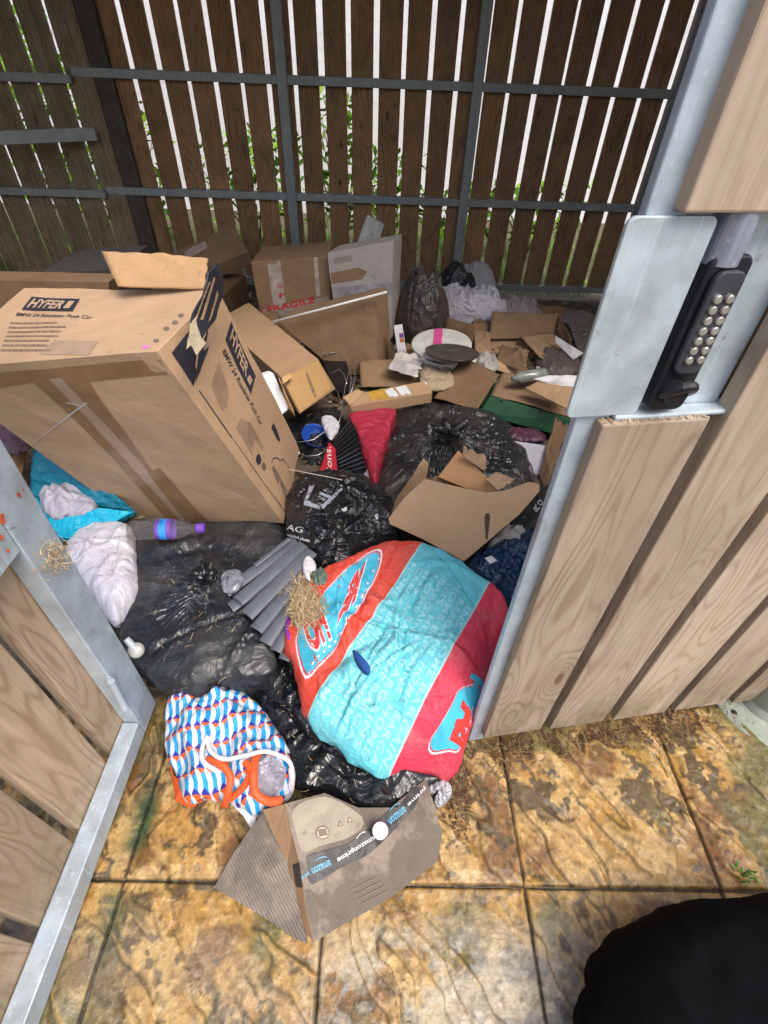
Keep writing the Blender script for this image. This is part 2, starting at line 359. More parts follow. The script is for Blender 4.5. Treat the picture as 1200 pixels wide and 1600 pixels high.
# decals: printed marks laid on real surfaces, a fraction of a millimetre proud
_bv={}
def bvh(o):
    if o.name not in _bv:
        dg=bpy.context.evaluated_depsgraph_get();dg.update();ev=o.evaluated_get(dg);me=ev.to_mesh()
        off=Vector(WL[o.name]);_bv[o.name]=BVHTree.FromPolygons([v.co+off for v in me.vertices],[tuple(p.vertices) for p in me.polygons]);ev.to_mesh_clear()
    return _bv[o.name]
def put(name,V2,F2,frame,mat,parent,target=None,dirn=(0,0,-1),off=.0012,edge=None,label=None,both=None):
    """V2 in 0..1 of the frame (O, X, Y vectors)"""
    O,X,Y=[np.array(q,float) for q in frame]
    me=bpy.data.meshes.new(name);me.from_pydata([tuple(O+X*a+Y*b) for a,b in V2],[],F2)
    bm=bmesh.new();bm.from_mesh(me)
    if target is not None:
        bmesh.ops.triangulate(bm,faces=bm.faces)
        edge=edge or .012
        for _ in range(6):
            ee=[e for e in bm.edges if e.calc_length()>edge]
            if not ee or len(bm.verts)>9000:break
            bmesh.ops.subdivide_edges(bm,edges=ee,cuts=1);bmesh.ops.triangulate(bm,faces=bm.faces)
        bt=bvh(target);d=Vector(dirn).normalized();dead=[]
        for v in bm.verts:
            hit=bt.ray_cast(v.co-d*.5,d,1.2)
            if hit[0] is None: dead.append(v)
            else: v.co=hit[0]-d*off
        if dead: bmesh.ops.delete(bm,geom=dead,context='VERTS')
    else:
        n=np.cross(X,Y);n/=np.linalg.norm(n);s=1 if n@(CAMP-O)>0 else -1
        for v in bm.verts: v.co+=Vector(n*s*off)
    bm.to_mesh(me);bm.free()
    if not len(me.polygons): return None
    return link(name,me,mat,parent,False,None,label)
def text2(s,bold=0.0,space=1.0):
    cu=bpy.data.curves.new('t','FONT');cu.body=s;cu.size=1;cu.offset=bold;cu.space_character=space;cu.resolution_u=3
    o=bpy.data.objects.new('t',cu);COL.objects.link(o);dg=bpy.context.evaluated_depsgraph_get();dg.update()
    me=bpy.data.meshes.new_from_object(o.evaluated_get(dg));V=np.array([v.co[:2] for v in me.vertices]);Fc=[tuple(p.vertices) for p in me.polygons]
    bpy.data.objects.remove(o);bpy.data.curves.remove(cu);bpy.data.meshes.remove(me)
    V=(V-V.min(0))/(np.ptp(V,axis=0)+1e-9);return V,Fc
def text(s,frame,mat,parent,target=None,name='printed_text',bold=.0,space=1.,**k):
    V,Fc=text2(s,bold,space);return put(name,V,Fc,frame,mat,parent,target,**k)
QUAD=([(0,0),(1,0),(1,1),(0,1)],[(0,1,2,3)])
def rect(name,frame,mat,parent,target=None,**k): return put(name,*QUAD,frame,mat,parent,target,**k)
def fr(a,b,c):
    """frame from three world points: origin, end of X, end of Y"""
    a,b,c=[np.array(q,float) for q in(a,b,c)];return (a,b-a,c-a)
def bars(name,frame,n,mat,parent,target=None,gap=.5,jag=True,seed=0,**k):
    r=random.Random(seed);V=[];Fc=[]
    for i in range(n):
        y=i/n;w=r.uniform(.7,1) if jag else 1;x=0
        while x<w:
            l=r.uniform(.03,.1);b=len(V);e=min(x+l,w);V+=[(x,y),(e,y),(e,y+gap/n),(x,y+gap/n)];Fc.append((b,b+1,b+2,b+3));x=e+.012
    return put(name,V,Fc,frame,mat,parent,target,**k)
def poly(name,pts,frame,mat,parent,target=None,**k): return put(name,pts,[tuple(range(len(pts)))],frame,mat,parent,target,**k)
def disc(cx,cy,rx,ry,n=20): return [(cx+rx*math.cos(2*math.pi*i/n),cy+ry*math.sin(2*math.pi*i/n)) for i in range(n)]
def blades(name,pts,mat,L=(.03,.08),w=.0012,seed=0,flat=.3,parent=None,kind=None,label=None,cat=None,up=0.,curl=.5):
    r=np.random.default_rng(seed);mb=MB()
    for p in pts:
        a=r.uniform(0,2*math.pi);l=r.uniform(*L);el=r.normal(up,flat);d=np.array([math.cos(a)*math.cos(el),math.sin(a)*math.cos(el),abs(math.sin(el))])
        s=np.cross(d,[0,0,1.]);s/=np.linalg.norm(s)+1e-9;q=np.array(p,float);V=[];ww=w*r.uniform(.6,1.6);cu=r.normal(0,curl);k=4
        for i in range(k+1):
            V+=[q-s*ww*(1-.6*i/k),q+s*ww*(1-.6*i/k)];c,sn=math.cos(cu/k*1.5),math.sin(cu/k*1.5);d=np.array([d[0]*c-d[1]*sn,d[0]*sn+d[1]*c,d[2]-abs(cu)*.1]);s=np.array([s[0]*c-s[1]*sn,s[0]*sn+s[1]*c,s[2]]);q=q+d*l/k
            q[2]=max(q[2],p[2]-.003)
        mb.add(V,[(2*i,2*i+1,2*i+3,2*i+2) for i in range(k)],None,r.random())
    o=mb.build(name,mat,parent,kind=kind)
    if label and not parent: tag(o,label,cat)
    return o
def flakes(name,pts,mat,s=(.004,.012),seed=0,kind='stuff',label=None,cat=None,parent=None,z=.3):
    r=np.random.default_rng(seed);mb=MB()
    for p in pts:
        a=r.uniform(0,6.3);l=r.uniform(*s);w=l*r.uniform(.3,.8);u=np.array([math.cos(a),math.sin(a),r.normal(0,z)]);v=np.array([-math.sin(a),math.cos(a),r.normal(0,z)])
        p=np.array(p);mb.add([p-u*l,p-v*w+[0,0,l*.2],p+u*l,p+v*w],[(0,1,2),(0,2,3)],None,r.random())
    o=mb.build(name,mat,parent,kind=kind)
    if label: tag(o,label,cat)
    return o
# ------------------------------------------------------------------ material set
galv=m_galv('galvanised_steel',(.47,.55,.62));galv2=m_galv('galvanised_dull',(.30,.31,.29),.6);plate_m=m_galv('zinc_plate',(.50,.58,.62),.35)
larch=m_wood('weathered_larch',(.47,.37,.27),(.25,.165,.105),(.16,.075,.04))
larch_w=m_wood('warm_larch',(.50,.37,.25),(.27,.17,.095),(.13,.06,.035))
oldwood=m_wood('old_dark_wood',(.36,.195,.085),(.14,.07,.03),(.03,.02,.012),green=.5)
oldgrey=m_wood('old_grey_wood',(.34,.25,.14),(.13,.10,.06),(.03,.02,.012),green=.6)
# ------------------------------------------------------------------ paving
def paving():
    x0,x1,y0,y1=-1.15,1.9,-.25,.98;s=.0034
    nx=int((x1-x0)/s);ny=int((y1-y0)/s)
    X,Y=np.meshgrid(np.linspace(x0,x1,nx),np.linspace(y0,y1,ny),indexing='ij')
    kx=np.floor((X-.377)/.478);ky=np.floor((Y-.272)/.478)
    a=R(-62)+(_h(kx,ky,3)-.5)*.5
    U=X*np.cos(a)+Y*np.sin(a);V=-X*np.sin(a)+Y*np.cos(a)
    off=_h(kx,ky,9)*40
    wx=(fbm(X*9,Y*9,5,3)-.5)*.18
    f=fbm(U*1.7+off+wx*1.2,V*7.5+wx*3+off,21,4)          # layered riven stone
    st=6.;fs=f*st;fr_=fs-np.floor(fs);terr=(np.floor(fs)+np.clip(fr_*7,0,1))/st
    keep=np.clip((fbm(X*4+1,Y*4+2,23,3)-.30)*6,0,1)
    edge=np.clip(1-np.abs(fr_-.05)*12,0,1)*keep
    fine=fbm(X*75,Y*75,31,4);mid=fbm(X*16,Y*16,41,4);streak=fbm(U*9+off,V*34+wx*5,43,4)
    dx=np.abs((X-.377)/.478-np.round((X-.377)/.478))*.478;dy=np.abs((Y-.272)/.478-np.round((Y-.272)/.478))*.478
    jw=.0042+.0022*vn(X*40,Y*40,2);j=np.clip(1-np.minimum(dx,dy)/jw,0,1)
    rowm=(ky<0)                                         # the nearer row is paler and flatter
    calm=np.where(rowm,.45,1.)
    nearj=np.clip(np.minimum(dx,dy)/.03,.35,1);Z=((terr-.5)*.050+(streak-.5)*.010)*calm*nearj+(fine-.5)*.003+(mid-.5)*.006-j*.014-.004
    och=np.array([.42,.235,.06]);och2=np.array([.52,.34,.13]);brn=np.array([.125,.085,.038]);crm=np.array([.47,.41,.29]);gry=np.array([.15,.165,.17]);rst=np.array([.24,.12,.04]);olive=np.array([.17,.145,.045])
    def mixc(c,d,t): t=np.clip(t,0,1)[...,None];return c*(1-t)+d*t
    C=mixc(np.broadcast_to(och,X.shape+(3,)),och2,(streak-.44)*5+(terr-.5)*2)
    C=mixc(C,rst,(fbm(X*9+3,Y*9,52,6)-.5)*9)
    wq=(fbm(X*30,Y*30,61,4)-.5);C=mixc(C,brn,(fbm(U*6+off+wq*1.2,V*20+wq*3,53,6)-.56)*20*np.where(rowm,.6,1)*.7)
    C=mixc(C,olive,(fbm(X*4.5,Y*4.5+9,54,5)-.53)*7)
    C=mixc(C,brn,(fbm(X*38+wq*3,Y*38,58,5)-.63)*8)
    C=mixc(C,np.array([.045,.085,.025]),np.clip(1-np.abs(dx)/.05,0,1)*(fbm(X*7,Y*7,59,4)-.42)*4*(X<-.3))
    pale=np.clip((fbm(X*8+7+wq*2,Y*8,55,6)-.36)*14,0,1)*np.clip((.235-Y)*9,0,1)*np.clip((X+.2)*6,.22,1)*np.clip((.62-X)*6,.45,1)
    C=mixc(C,crm,pale*.92)
    C=mixc(C,gry,np.clip((fbm(X*22+7+wq*2,Y*22,57,6)-.52)*22,0,1)*(.10+.8*pale)*.6)
    C=mixc(C,brn*.55,edge*.8);C=mixc(C,och2*1.25,np.clip(1-np.abs(fr_-.16)*12,0,1)*keep*.5);C=mixc(C,brn*.12,np.clip(j*1.3,0,1));C=mixc(C,C*.6,(fine-.5)*4)  # ledges get dark lines with a highlight painted beside them; joints dark
    C=mixc(C,np.array([.045,.033,.02]),np.clip((Y-.66+.08*(fbm(X*9,Y*9,4)-.5)-.10*(X>.3))*9,0,.85))  # soil and litter along the threshold
    Z=np.where(Y>.8,Z-.004,Z)
    gridmesh('paving',np.stack([X,Y,Z],-1),m_attr('riven_stone',bump=.35,roughvar=True),col=C,smooth=True,kind='structure',rev=False)
paving()
mb=MB();mb.add([(-9,-4,-.035),(9,-4,-.035),(9,14,-.03),(-9,14,-.03)],[(0,1,2,3)])
mb.build('ground',m_plain('earth',(.10,.085,.05),.95,.4,bump=.6),kind='structure')
gx,gy=np.meshgrid(np.linspace(-3.4,2.2,120),np.linspace(.86,4.42,80),indexing='ij')
gridmesh('store_floor',np.stack([gx,gy,-.008+.01*(fbm(gx*5,gy*5,3)-.5)],-1),m_plain('damp_concrete',(.10,.088,.07),.8,.4,bump=.6),kind='structure')
# ------------------------------------------------------------------ rear fence
def rear_fence():
    Yf=4.37
    t=thing('slatted_fence','tall dark slatted timber fence with two steel rails closing the back of the store','fence',(0,Yf,0))
    mb=MB();r=random.Random(3);x=-2.02
    k0=-.283-.18*20
    for k in range(-11,23):
        xx=-.253+.18*k
        if xx>1.95: break
        if xx<-1.90: continue
        if abs(xx+.075+.71)<.0: continue
        lean=r.uniform(-.004,.004);zb=.075+r.uniform(-.008,.008)
        mb.box((xx+r.uniform(-.004,.004),Yf+.02,zb),(.145+r.uniform(-.004,.004),0,0),(lean,0,2.45),(0,.028,0),r.random())
    bevel(mb.build('slat_panel',oldwood,t),.003)
    for z in (1.325,.66):
        mb=MB();mb.box((-2.1,Yf-.03,z),(4.05,0,0),(0,0,.05),(0,.045,0));bevel(mb.build('rail',galv2,t),.003)
    mb=MB();mb.box((-2.1,Yf-.01,.055),(4.05,0,0),(0,0,.045),(0,.045,0));bevel(mb.build('bottom_rail',galv2,t),.003)
    for x in (-.745,.555,1.90):
        mb=MB();mb.box((x,Yf-.045,-.02),(.07,0,0),(0,0,2.6),(0,.06,0));bevel(mb.build('post',galv2,t),.004)
    # left bay: grooved boards, close set
    t=thing('grooved_fence','darker grooved board fence left of the wide black post behind the large carton','fence',(-2.6,Yf,0))
    mb=MB();
    for k in range(9):
        x=-1.97-.195*k
        w=.172
        mb.box((x-w,Yf-.02,.05),(w,0,0),(0,0,2.45),(0,.02,0),r.random())
        for g in range(9): mb.box((x-w+.006+g*.0187,Yf-.026,.05),(.009,0,0),(0,0,2.45),(0,.006,0),r.random())
    mb.build('slat_panel',oldgrey,t)
    for z in (1.29,.64):
        mb=MB();mb.box((-3.7,Yf-.07,z),(1.6,0,0),(0,0,.05),(0,.042,0));bevel(mb.build('rail',galv2,t),.003)
    mb=MB();mb.box((-3.2,Yf-.70,.965),(1.18,.60,0.03),(0,0,.075),(.01,-.02,0));bevel(mb.build('brace',galv2,t),.003)
    mb=MB();mb.box((-1.965,Yf-.02,-.02),(.125,0,0),(0,0,2.6),(0,.06,0),.3);bevel(mb.build('post',m_plain('black_post',(.07,.055,.042),.8,.3),t),.004)
rear_fence()
def side_fence(x,name,label,ys,mat):
    t=thing(name,label,'fence',(x,2.6,0));mb=MB();r=random.Random(5);y=ys[0]
    while y<ys[1]: mb.box((x,y,.05),(0,.15,0),(0,0,2.45),(.028,0,0),r.random());y+=.18
    bevel(mb.build('slat_panel',mat,t),.003)
    for z in(1.325,.66):
        mb=MB();mb.box((x-.045,ys[0],z),(0,ys[1]-ys[0],0),(0,0,.05),(.045,0,0));mb.build('rail',galv2,t)
side_fence(2.02,'side_fence','slatted side fence running forward from the right rear corner',(.95,4.2),oldwood)
# ------------------------------------------------------------------ right hand gate with the keypad lock
p0=np.array([.296,.61,0]);dR=np.array([.9863,.165,0]);nR=np.array([.165,-.9863,0])
def W(a,n,z): return p0+dR*a+nR*n+np.array([0,0,z])
def right_gate():
    t=thing('timber_gate','pale vertical board gate on a galvanised frame with a keypad lock, closed, on the right','gate',p0)
    def wb(a,n,z,la,ln,lz,mats,name,rnd=.0,bv=.003):
        mb=MB();mb.box(W(a,n,z),dR*la,(0,0,lz),nR*ln,rnd);return bevel(mb.build(name,mats,t),bv,2)
    f=MB()
    f.box(W(-.018,-.016,.012),dR*.05,(0,0,2.3),nR*.0155);f.box(W(.0325,-.05,.04),dR*1.4,(0,0,.05),nR*.038);f.box(W(.0325,-.05,1.03),dR*1.4,(0,0,.045),nR*.038)
    f.box(W(.0325,-.05,1.345),dR*1.4,(0,0,.04),nR*.038);f.box(W(.0325,-.05,2.2),dR*1.4,(0,0,.05),nR*.038)
    bevel(f.build('frame',galv,t),.003,2)
    r=random.Random(11)
    wb(.012,-.010,.070,.168,.03,1.015,larch,'board',.13)
    wb(.012,-.010,1.343,.168,.03,.9,larch,'board',.71)
    for k in range(1,7):
        wb(.012+.196*k,-.010,.066-.004*k+r.uniform(-.004,.004),.166,.03,2.1,larch,'board',[.37,.93,.55,.22,.66,.8][k-1])
    # rounded steel plate beside the lock
    def rr(a0,a1,z0,z1,rad,n=6):
        P=[]
        for cx,cz,s in ((a1-rad,z1-rad,0),(a0+rad,z1-rad,90),(a0+rad,z0+rad,180),(a1-rad,z0+rad,270)):
            for i in range(n+1): q=R(s+90*i/n);P.append((cx+rad*math.cos(q),cz+rad*math.sin(q)))
        return P
    def slab(nm,P,n0,th,m,par,bv=.0012):
        mb=MB();mb.prism([W(a,n0,z) for a,z in P],nR,th);return bevel(mb.build(nm,m,par,merge=True),bv,2)
    slab('strike_plate',rr(-.040,.067,1.092,1.338,.010),.001,.006,plate_m,t)
    wb(.034,-.045,1.075,.178,.030,.270,plate_m,'back_plate')
    wb(.034,-.014,1.084,.178,.025,.008,plate_m,'sill')
    blk=m_plain('black_lock_metal',(.012,.012,.016),.35,.3)
    lb=slab('lock_case',rr(.078,.132,1.098,1.30,.012),-.014,.026,blk,t,.003)
    slab('lock_face',rr(.085,.124,1.158,1.285,.012),.0125,.008,m_plain('dark_lock_face',(.045,.045,.055),.3,.3),lb,.002)
    mb=MB();c=W(.108,-.004,1.30);mb.tube([W(.098,-.004,1.288),W(.098,-.004,1.345)],.0215,28);mb.build('lock_cover',m_galv('lock_cover_metal',(.33,.35,.43),.3),lb,smooth=False)
    br=m_plain('brass_button',(.60,.58,.52),.25,.12,.7)
    for i in range(7):
        for j in range(2):
            mb=MB();a=.0965+.016*j;z=1.255-.0127*i;mb.tube([W(a,.019,z),W(a,.0245,z),W(a,.026,z)],[.0052,.0052,.0042],12);mb.build('button',br,lb)
    mb=MB()
    P=[];
    for i in range(14):
        q=i/13;ang=R(200-220*q);P.append(W(.103+.017*math.cos(ang),.012+.024*math.sin(math.pi*q),1.128+.020*math.sin(ang)))
    mb.tube(P,[.004+.004*math.sin(math.pi*i/13) for i in range(14)],10)
    mb.tube([W(.103,.010,1.128),W(.103,.026,1.128)],[.018,.015],18);mb.build('turn_knob',blk,lb,smooth=False)
    # splinter crumbs on the sawn top of the short board
    pts=[W(r.uniform(.014,.178),r.uniform(-.008,.018),1.086) for _ in range(160)]
    flakes('wood_crumbs',pts,m_rnd('crumb_mix',[(0.,(.25,.10,.05)),(.4,(.5,.38,.24)),(1.,(.6,.52,.38))]),(.001,.004),seed=4,parent=t)
right_gate()
# ------------------------------------------------------------------ left gate, swung out towards the camera
def left_gate():
    XL=-.645
    t=thing('open_gate','board gate with a galvanised frame and drop bolt, swung open on the left','gate',(XL,.66,0))
    def B(x,y,z,lx,ly,lz,nm,m,rnd=0.,bv=.003,par=t):
        mb=MB();mb.box((x,y,z),(0,ly,0),(0,0,lz),(lx,0,0),rnd);return bevel(mb.build(nm,m,par),bv,2)
    B(XL-.045,.612,.02,.045,.088,2.1,'stile',galv)                      # face .612-.70
    B(XL-.045,-.45,.02,.045,1.0605,.062,'bottom_rail',galv)
    B(XL-.045,-.45,.775,.043,1.0605,.19,'middle_rail',plate_m)
    y=.688;rs=[.31,.77,.15,.52,.9,.05]
    for k in range(6):
        wdt=.152;y1=.688-k*.180
        B(XL-.078,y1-wdt,.028,.030,wdt,2.0,'board',larch_w,rs[k])
    mb=MB();q=YL=np.array([XL+.016,.600,.318]);mb.tube([(XL+.014,.598,.33),(XL+.016,.585,.215)],.0085,14);mb.tube([(XL-.0,.612,.318),(XL+.016,.598,.322)],.008,10)
    mb.build('drop_bolt',galv,t)
    # orange paint and rust splashes on the middle rail
    pm=m_plain('red_paint_splash',(.55,.10,.05),.7,.5);pts=[]
    for (px,py,s) in ((29,782,.012),(4,828,.022),(2,852,.014),(12,868,.010),(36,770,.006)):
        q=PL(px,py,(XL,0,0),(1,0,0));r=random.Random(px*7+py);P=[(.5+.5*r.uniform(.35,1)*math.cos(i*.5),.5+.5*r.uniform(.35,1)*math.sin(i*.5)) for i in range(12)]
        poly('paint_splash',P,(q,np.array([0,s,0]),np.array([0,0,s*1.5])),pm,t,off=.0012)
left_gate()
# nest of dry straw caught on the left gate
r=np.random.default_rng(3)
pts=[(-.640+r.uniform(-.004,.010),.655+r.normal(0,.016),.705+r.normal(0,.018)) for _ in range(150)]
straw=m_rnd('dry_straw',[(0.,(.24,.15,.07)),(.5,(.46,.33,.17)),(1.,(.66,.55,.36))],.9)
blades('straw_tuft',pts,straw,(.012,.040),.0008,seed=2,label='dry pale straw tuft caught on the corner of the open left gate',cat='straw',flat=.9,curl=1.6)
# ------------------------------------------------------------------ flanged post
def post():
    c=np.array([1.222,.748]);m=m_plain('grey_green_casting',(.30,.33,.27),.55,.25,.2,.3)
    t=thing('flanged_post','grey green metal post on a round bolted foot plate at the right edge','post',(c[0],c[1],0))
    def ring(nm,prof,mat):
        mb=MB();N=56;V=[];
        for rr_,z in prof: V+=[(c[0]+rr_*math.cos(2*math.pi*i/N),c[1]+rr_*math.sin(2*math.pi*i/N),z) for i in range(N)]
        Fc=[(a*N+i,a*N+(i+1)%N,(a+1)*N+(i+1)%N,(a+1)*N+i) for a in range(len(prof)-1) for i in range(N)];Fc.append(tuple((len(prof)-1)*N+i for i in range(N)))
        mb.add(V,Fc);o=mb.build(nm,mat,t,smooth=False);return o
    ring('foot_plate',[(.156,0.),(.156,.012),(.153,.015),(.09,.019),(.06,.022)],m)
    ring('post_shaft',[(.078,.020),(.072,.034),(.066,.045),(.062,.3),(.060,2.2)],m)
    dk=m_plain('hole_black',(.01,.01,.01),.8)
    for a in (198,250,140,310):
        mb=MB();x=c[0]+.125*math.cos(R(a));y=c[1]+.125*math.sin(R(a));mb.tube([(x,y,.012),(x,y,.0185)],.008,14);mb.build('bolt_hole',dk,t)
post()
# ------------------------------------------------------------------ beyond the fence
def blockwall():
    t=NT('pale_blockwork');o=t.coord('Object');rot=t.n('Mapping');rot.inputs['Rotation'].default_value=(R(90),0,0);t.l(o,rot.inputs[0])
    br=t.n('TexBrick');br.inputs['Scale'].default_value=2.2;br.inputs['Mortar Size'].default_value=.010;br.inputs['Color1'].default_value=(.80,.79,.80,1);br.inputs['Color2'].default_value=(.79,.78,.79,1);br.inputs['Mortar'].default_value=(.73,.72,.72,1);t.l(rot.outputs[0],br.inputs[0])
    n=t.noise(o,3,5);col=t.mix(t.ramp(n,[(.45,0.),(.75,.3)]),br.outputs['Color'],(.45,.38,.34))
    m=t.out(col,.85,t.bump(br.outputs['Fac'],.3,.01))
    mb=MB();mb.box((-9,7.4,-.03),(18,0,0),(0,0,3.6),(0,.2,0));o=mb.build('block_wall',m);tag(o,'long pale blockwork wall seen through the gaps of the slatted fence','wall')
blockwall()
gpts=np.stack([rng.uniform(-4,3,5200),rng.uniform(4.5,6.5,5200),np.full(5200,-.03)],-1)
leafg=m_rnd('leaf_green',[(0.,(.06,.17,.012)),(.5,(.15,.36,.025)),(1.,(.34,.55,.05))],.6)
blades('grass',gpts,leafg,(.05,.16),.003,seed=9,up=1.2,flat=.3,kind='stuff')
def shrub(cx,cy,h,w,seed,label):
    r=np.random.default_rng(seed);t=thing('shrub',label,'shrub',(cx,cy,-.02),'shrubs growing behind the rear fence')
    mb=MB()
    for s in range(9):
        a=r.uniform(0,6.3);tp=np.array([cx+w*.5*math.cos(a),cy+w*.3*math.sin(a),h*r.uniform(.6,1)]);mb.tube([(cx,cy,-.02),(cx*.5+tp[0]*.5+r.normal(0,.03),cy*.5+tp[1]*.5,tp[2]*.5),tp],[.009,.006,.002],5,.0)
    mb.build('stem',m_plain('twig_brown',(.10,.07,.04),.8),t);mb=MB()
    for i in range(int(480*max(w,.5)*max(h,.5))):
        a=r.uniform(0,6.3);q=r.uniform(0,1)**.6;p=np.array([cx+w*.55*q*math.cos(a),cy+w*.35*q*math.sin(a),h*(.08+.92*r.beta(1.6,1.3))]);l=r.uniform(.03,.075)
        u=r.normal(0,1,3);u/=np.linalg.norm(u);v=np.cross(u,r.normal(0,1,3));v/=np.linalg.norm(v)
        mb.add([p-u*l,p-v*l*.4,p+u*l,p+v*l*.4],[(0,1,2,3)],None,r.random())
    mb.build('foliage',leafg,t)
for i,(x,y,h,w_,l) in enumerate([(-1.3,4.9,.85,.9,'bright green leafy shrub behind the rear fence above the leaning torn box'),(-.42,4.85,1.15,.45,'tallest bright green climber behind the fence, left of the fence middle'),(.02,5.0,.75,.7,'low green shrub behind the fence behind the leaning paper scrap'),(-2.6,4.95,1.0,.9,'broad green bush behind the grooved left fence'),(-3.3,5.1,1.5,.7,'tall green bush at the far left behind the grooved fence'),(1.5,5.0,.6,.9,'low green plants behind the fence near the right rear corner'),(.75,5.1,.5,.8,'small weedy plant behind the fence, right of the white tied bag')]): shrub(x,y+.75,h*1.15,w_*1.15,40+i,l)
# unseen roof, added to keep the rear of the store dark
mb=MB();mb.box((-3.6,1.75,2.56),(5.8,0,0),(0,2.70,.05),(0,0,.06));o=mb.build('store_roof',m_plain('roof_board',(.06,.05,.045),.8,.2));tag(o,'flat dark boarded roof over the rear of the store','roof')
mb=MB();
for k in range(16): mb.box((-3.45,.98+.21*k,.03),(0,.19,0),(0,0,2.5),(-.03,0,0),random.Random(k).random())
t_=thing('left_fence','dark boarded fence down the left hand side of the store','fence',(-3.45,2.6,0));mb.build('slat_panel',oldgrey,t_)  # out of view, added so less light reaches the rear slats
# ------------------------------------------------------------------ what fills the store
def ss(a,b,x): t=np.clip((x-a)/(b-a),0,1);return t*t*(3-2*t)
def MZ(x,y):
    x=np.asarray(x,float);y=np.asarray(y,float)
    h=.135*ss(.78,1.5,y)*(1-.95*ss(3.4,4.1,y))+.05*ss(-.2,-1.2,x)*ss(1.,1.6,y)
    return h*(.8+.5*fbm(x*3+4,y*3,77,3))+.012*(fbm(x*22,y*22,78,3)-.5)*ss(.75,.95,y)-.012*(1-ss(.74,.84,y))
gx,gy=np.meshgrid(np.linspace(-2.9,1.95,330),np.linspace(.74,4.3,250),indexing='ij')
dirt=m_attr('trodden_rubbish',.75,.8,bsc=70)
nn=fbm(gx*16,gy*16,90,4);n2=fbm(gx*45,gy*45,92,3)
dc=np.array([.045,.034,.022])*(1-nn[...,None])+np.array([.16,.12,.08])*nn[...,None]*(.4+n2[...,None])
o=gridmesh('rubbish_litter',np.stack([gx,gy,MZ(gx,gy)+.010*(n2-.5)],-1),dirt,col=dc,kind='stuff')
tag(o,'trodden mass of dirt, dead leaves and small rubbish under the heap','litter')
def onM(n,x,y,seed,dz=.004):
    r=np.random.default_rng(seed);X=r.uniform(*x,n);Y=r.uniform(*y,n);return np.stack([X,Y,MZ(X,Y)+dz],-1)
flakes('leaf_litter',onM(5200,(-1.6,1.9),(.85,4.3),5,.012),m_rnd('litter_mix',[(0.,(.05,.035,.02)),(.35,(.15,.09,.04)),(.6,(.25,.17,.10)),(.8,(.10,.11,.04)),(.93,(.35,.32,.27)),(1.,(.45,.43,.40))]),(.006,.026),seed=6,label='scattered dead leaves and paper crumbs between the boxes',cat='leaves')
CB=dict(c=(.42,.265,.145))
card=m_card('cardboard',(.43,.275,.155),.3);card_l=m_card('pale_cardboard',(.50,.33,.19),.2);card_y=m_card('yellow_cardboard',(.58,.36,.15),.15)
card_d=m_card('dirty_cardboard',(.27,.17,.095),.6,rough=.85);card_dk=m_card('dark_cardboard',(.20,.12,.065),.6);card_w=m_card('wet_cardboard',(.27,.215,.165),.6,.35,.55,wet=.75)
card_g=m_card('grey_cardboard',(.42,.38,.34),.4);card_car=m_card('smooth_cardboard',(.50,.33,.20),.30,.12,.6)
ink=m_plain('dark_ink',(.032,.030,.042),.55,.2,bump=0);ink2=m_plain('faded_ink',(.20,.14,.10),.7,.2,bump=0);tan=m_plain('tan_print',(.47,.32,.20),.7,.1,bump=0)
white=m_plain('white_paper',(.70,.69,.68),.7,.08);tape=m_plain('brown_tape',(.29,.165,.08),.2,.12,bump=.05);tape_c=m_plain('clear_tape',(.42,.29,.20),.2,.1,bump=.2);tape_p=m_plain('pale_tape',(.60,.55,.50),.25,.15,bump=.4)
blk=m_film('black_film',(.010,.011,.014),.22,dust=(.10,.09,.08),dustf=.30);blk2=m_film('black_film_dusty',(.020,.022,.027),.30,dust=(.085,.08,.075),dustf=.6,bump=.45,sc=.8)
blk3=m_film('black_film_shiny',(.008,.009,.011),.18,dust=(.06,.055,.05),dustf=.3,bump=.45,sc=.85);blk4=m_film('grey_film_dusty',(.035,.03,.028),.4,dust=(.13,.09,.06),dustf=.85)
wfilm=m_film('white_film',(.62,.60,.66),.35,dust=(.42,.38,.36),dustf=.3,bump=.25);wfilm_d=m_film('grimy_white_film',(.40,.39,.38),.45,dust=(.22,.19,.15),dustf=.7,bump=.5)
def dec(px,py,O,n): return PL(px,py,O,n)
def frp(O,n,a,b,c): return fr(PL(*a,O,n),PL(*b,O,n),PL(*c,O,n))
def L(name,label,cat,loc,group=None): return thing(name,label,cat,loc,group)
def sh(name,label,pts,mat,th=.004,warp=.012,seed=0,tear=0,n=(22,22),cat='cardboard',**k):
    o=sheet(name,[G(*p) for p in pts],mat,th=th,n=n,warp=warp,seed=seed,tear=tear,**k);tag(o,label,cat);return o
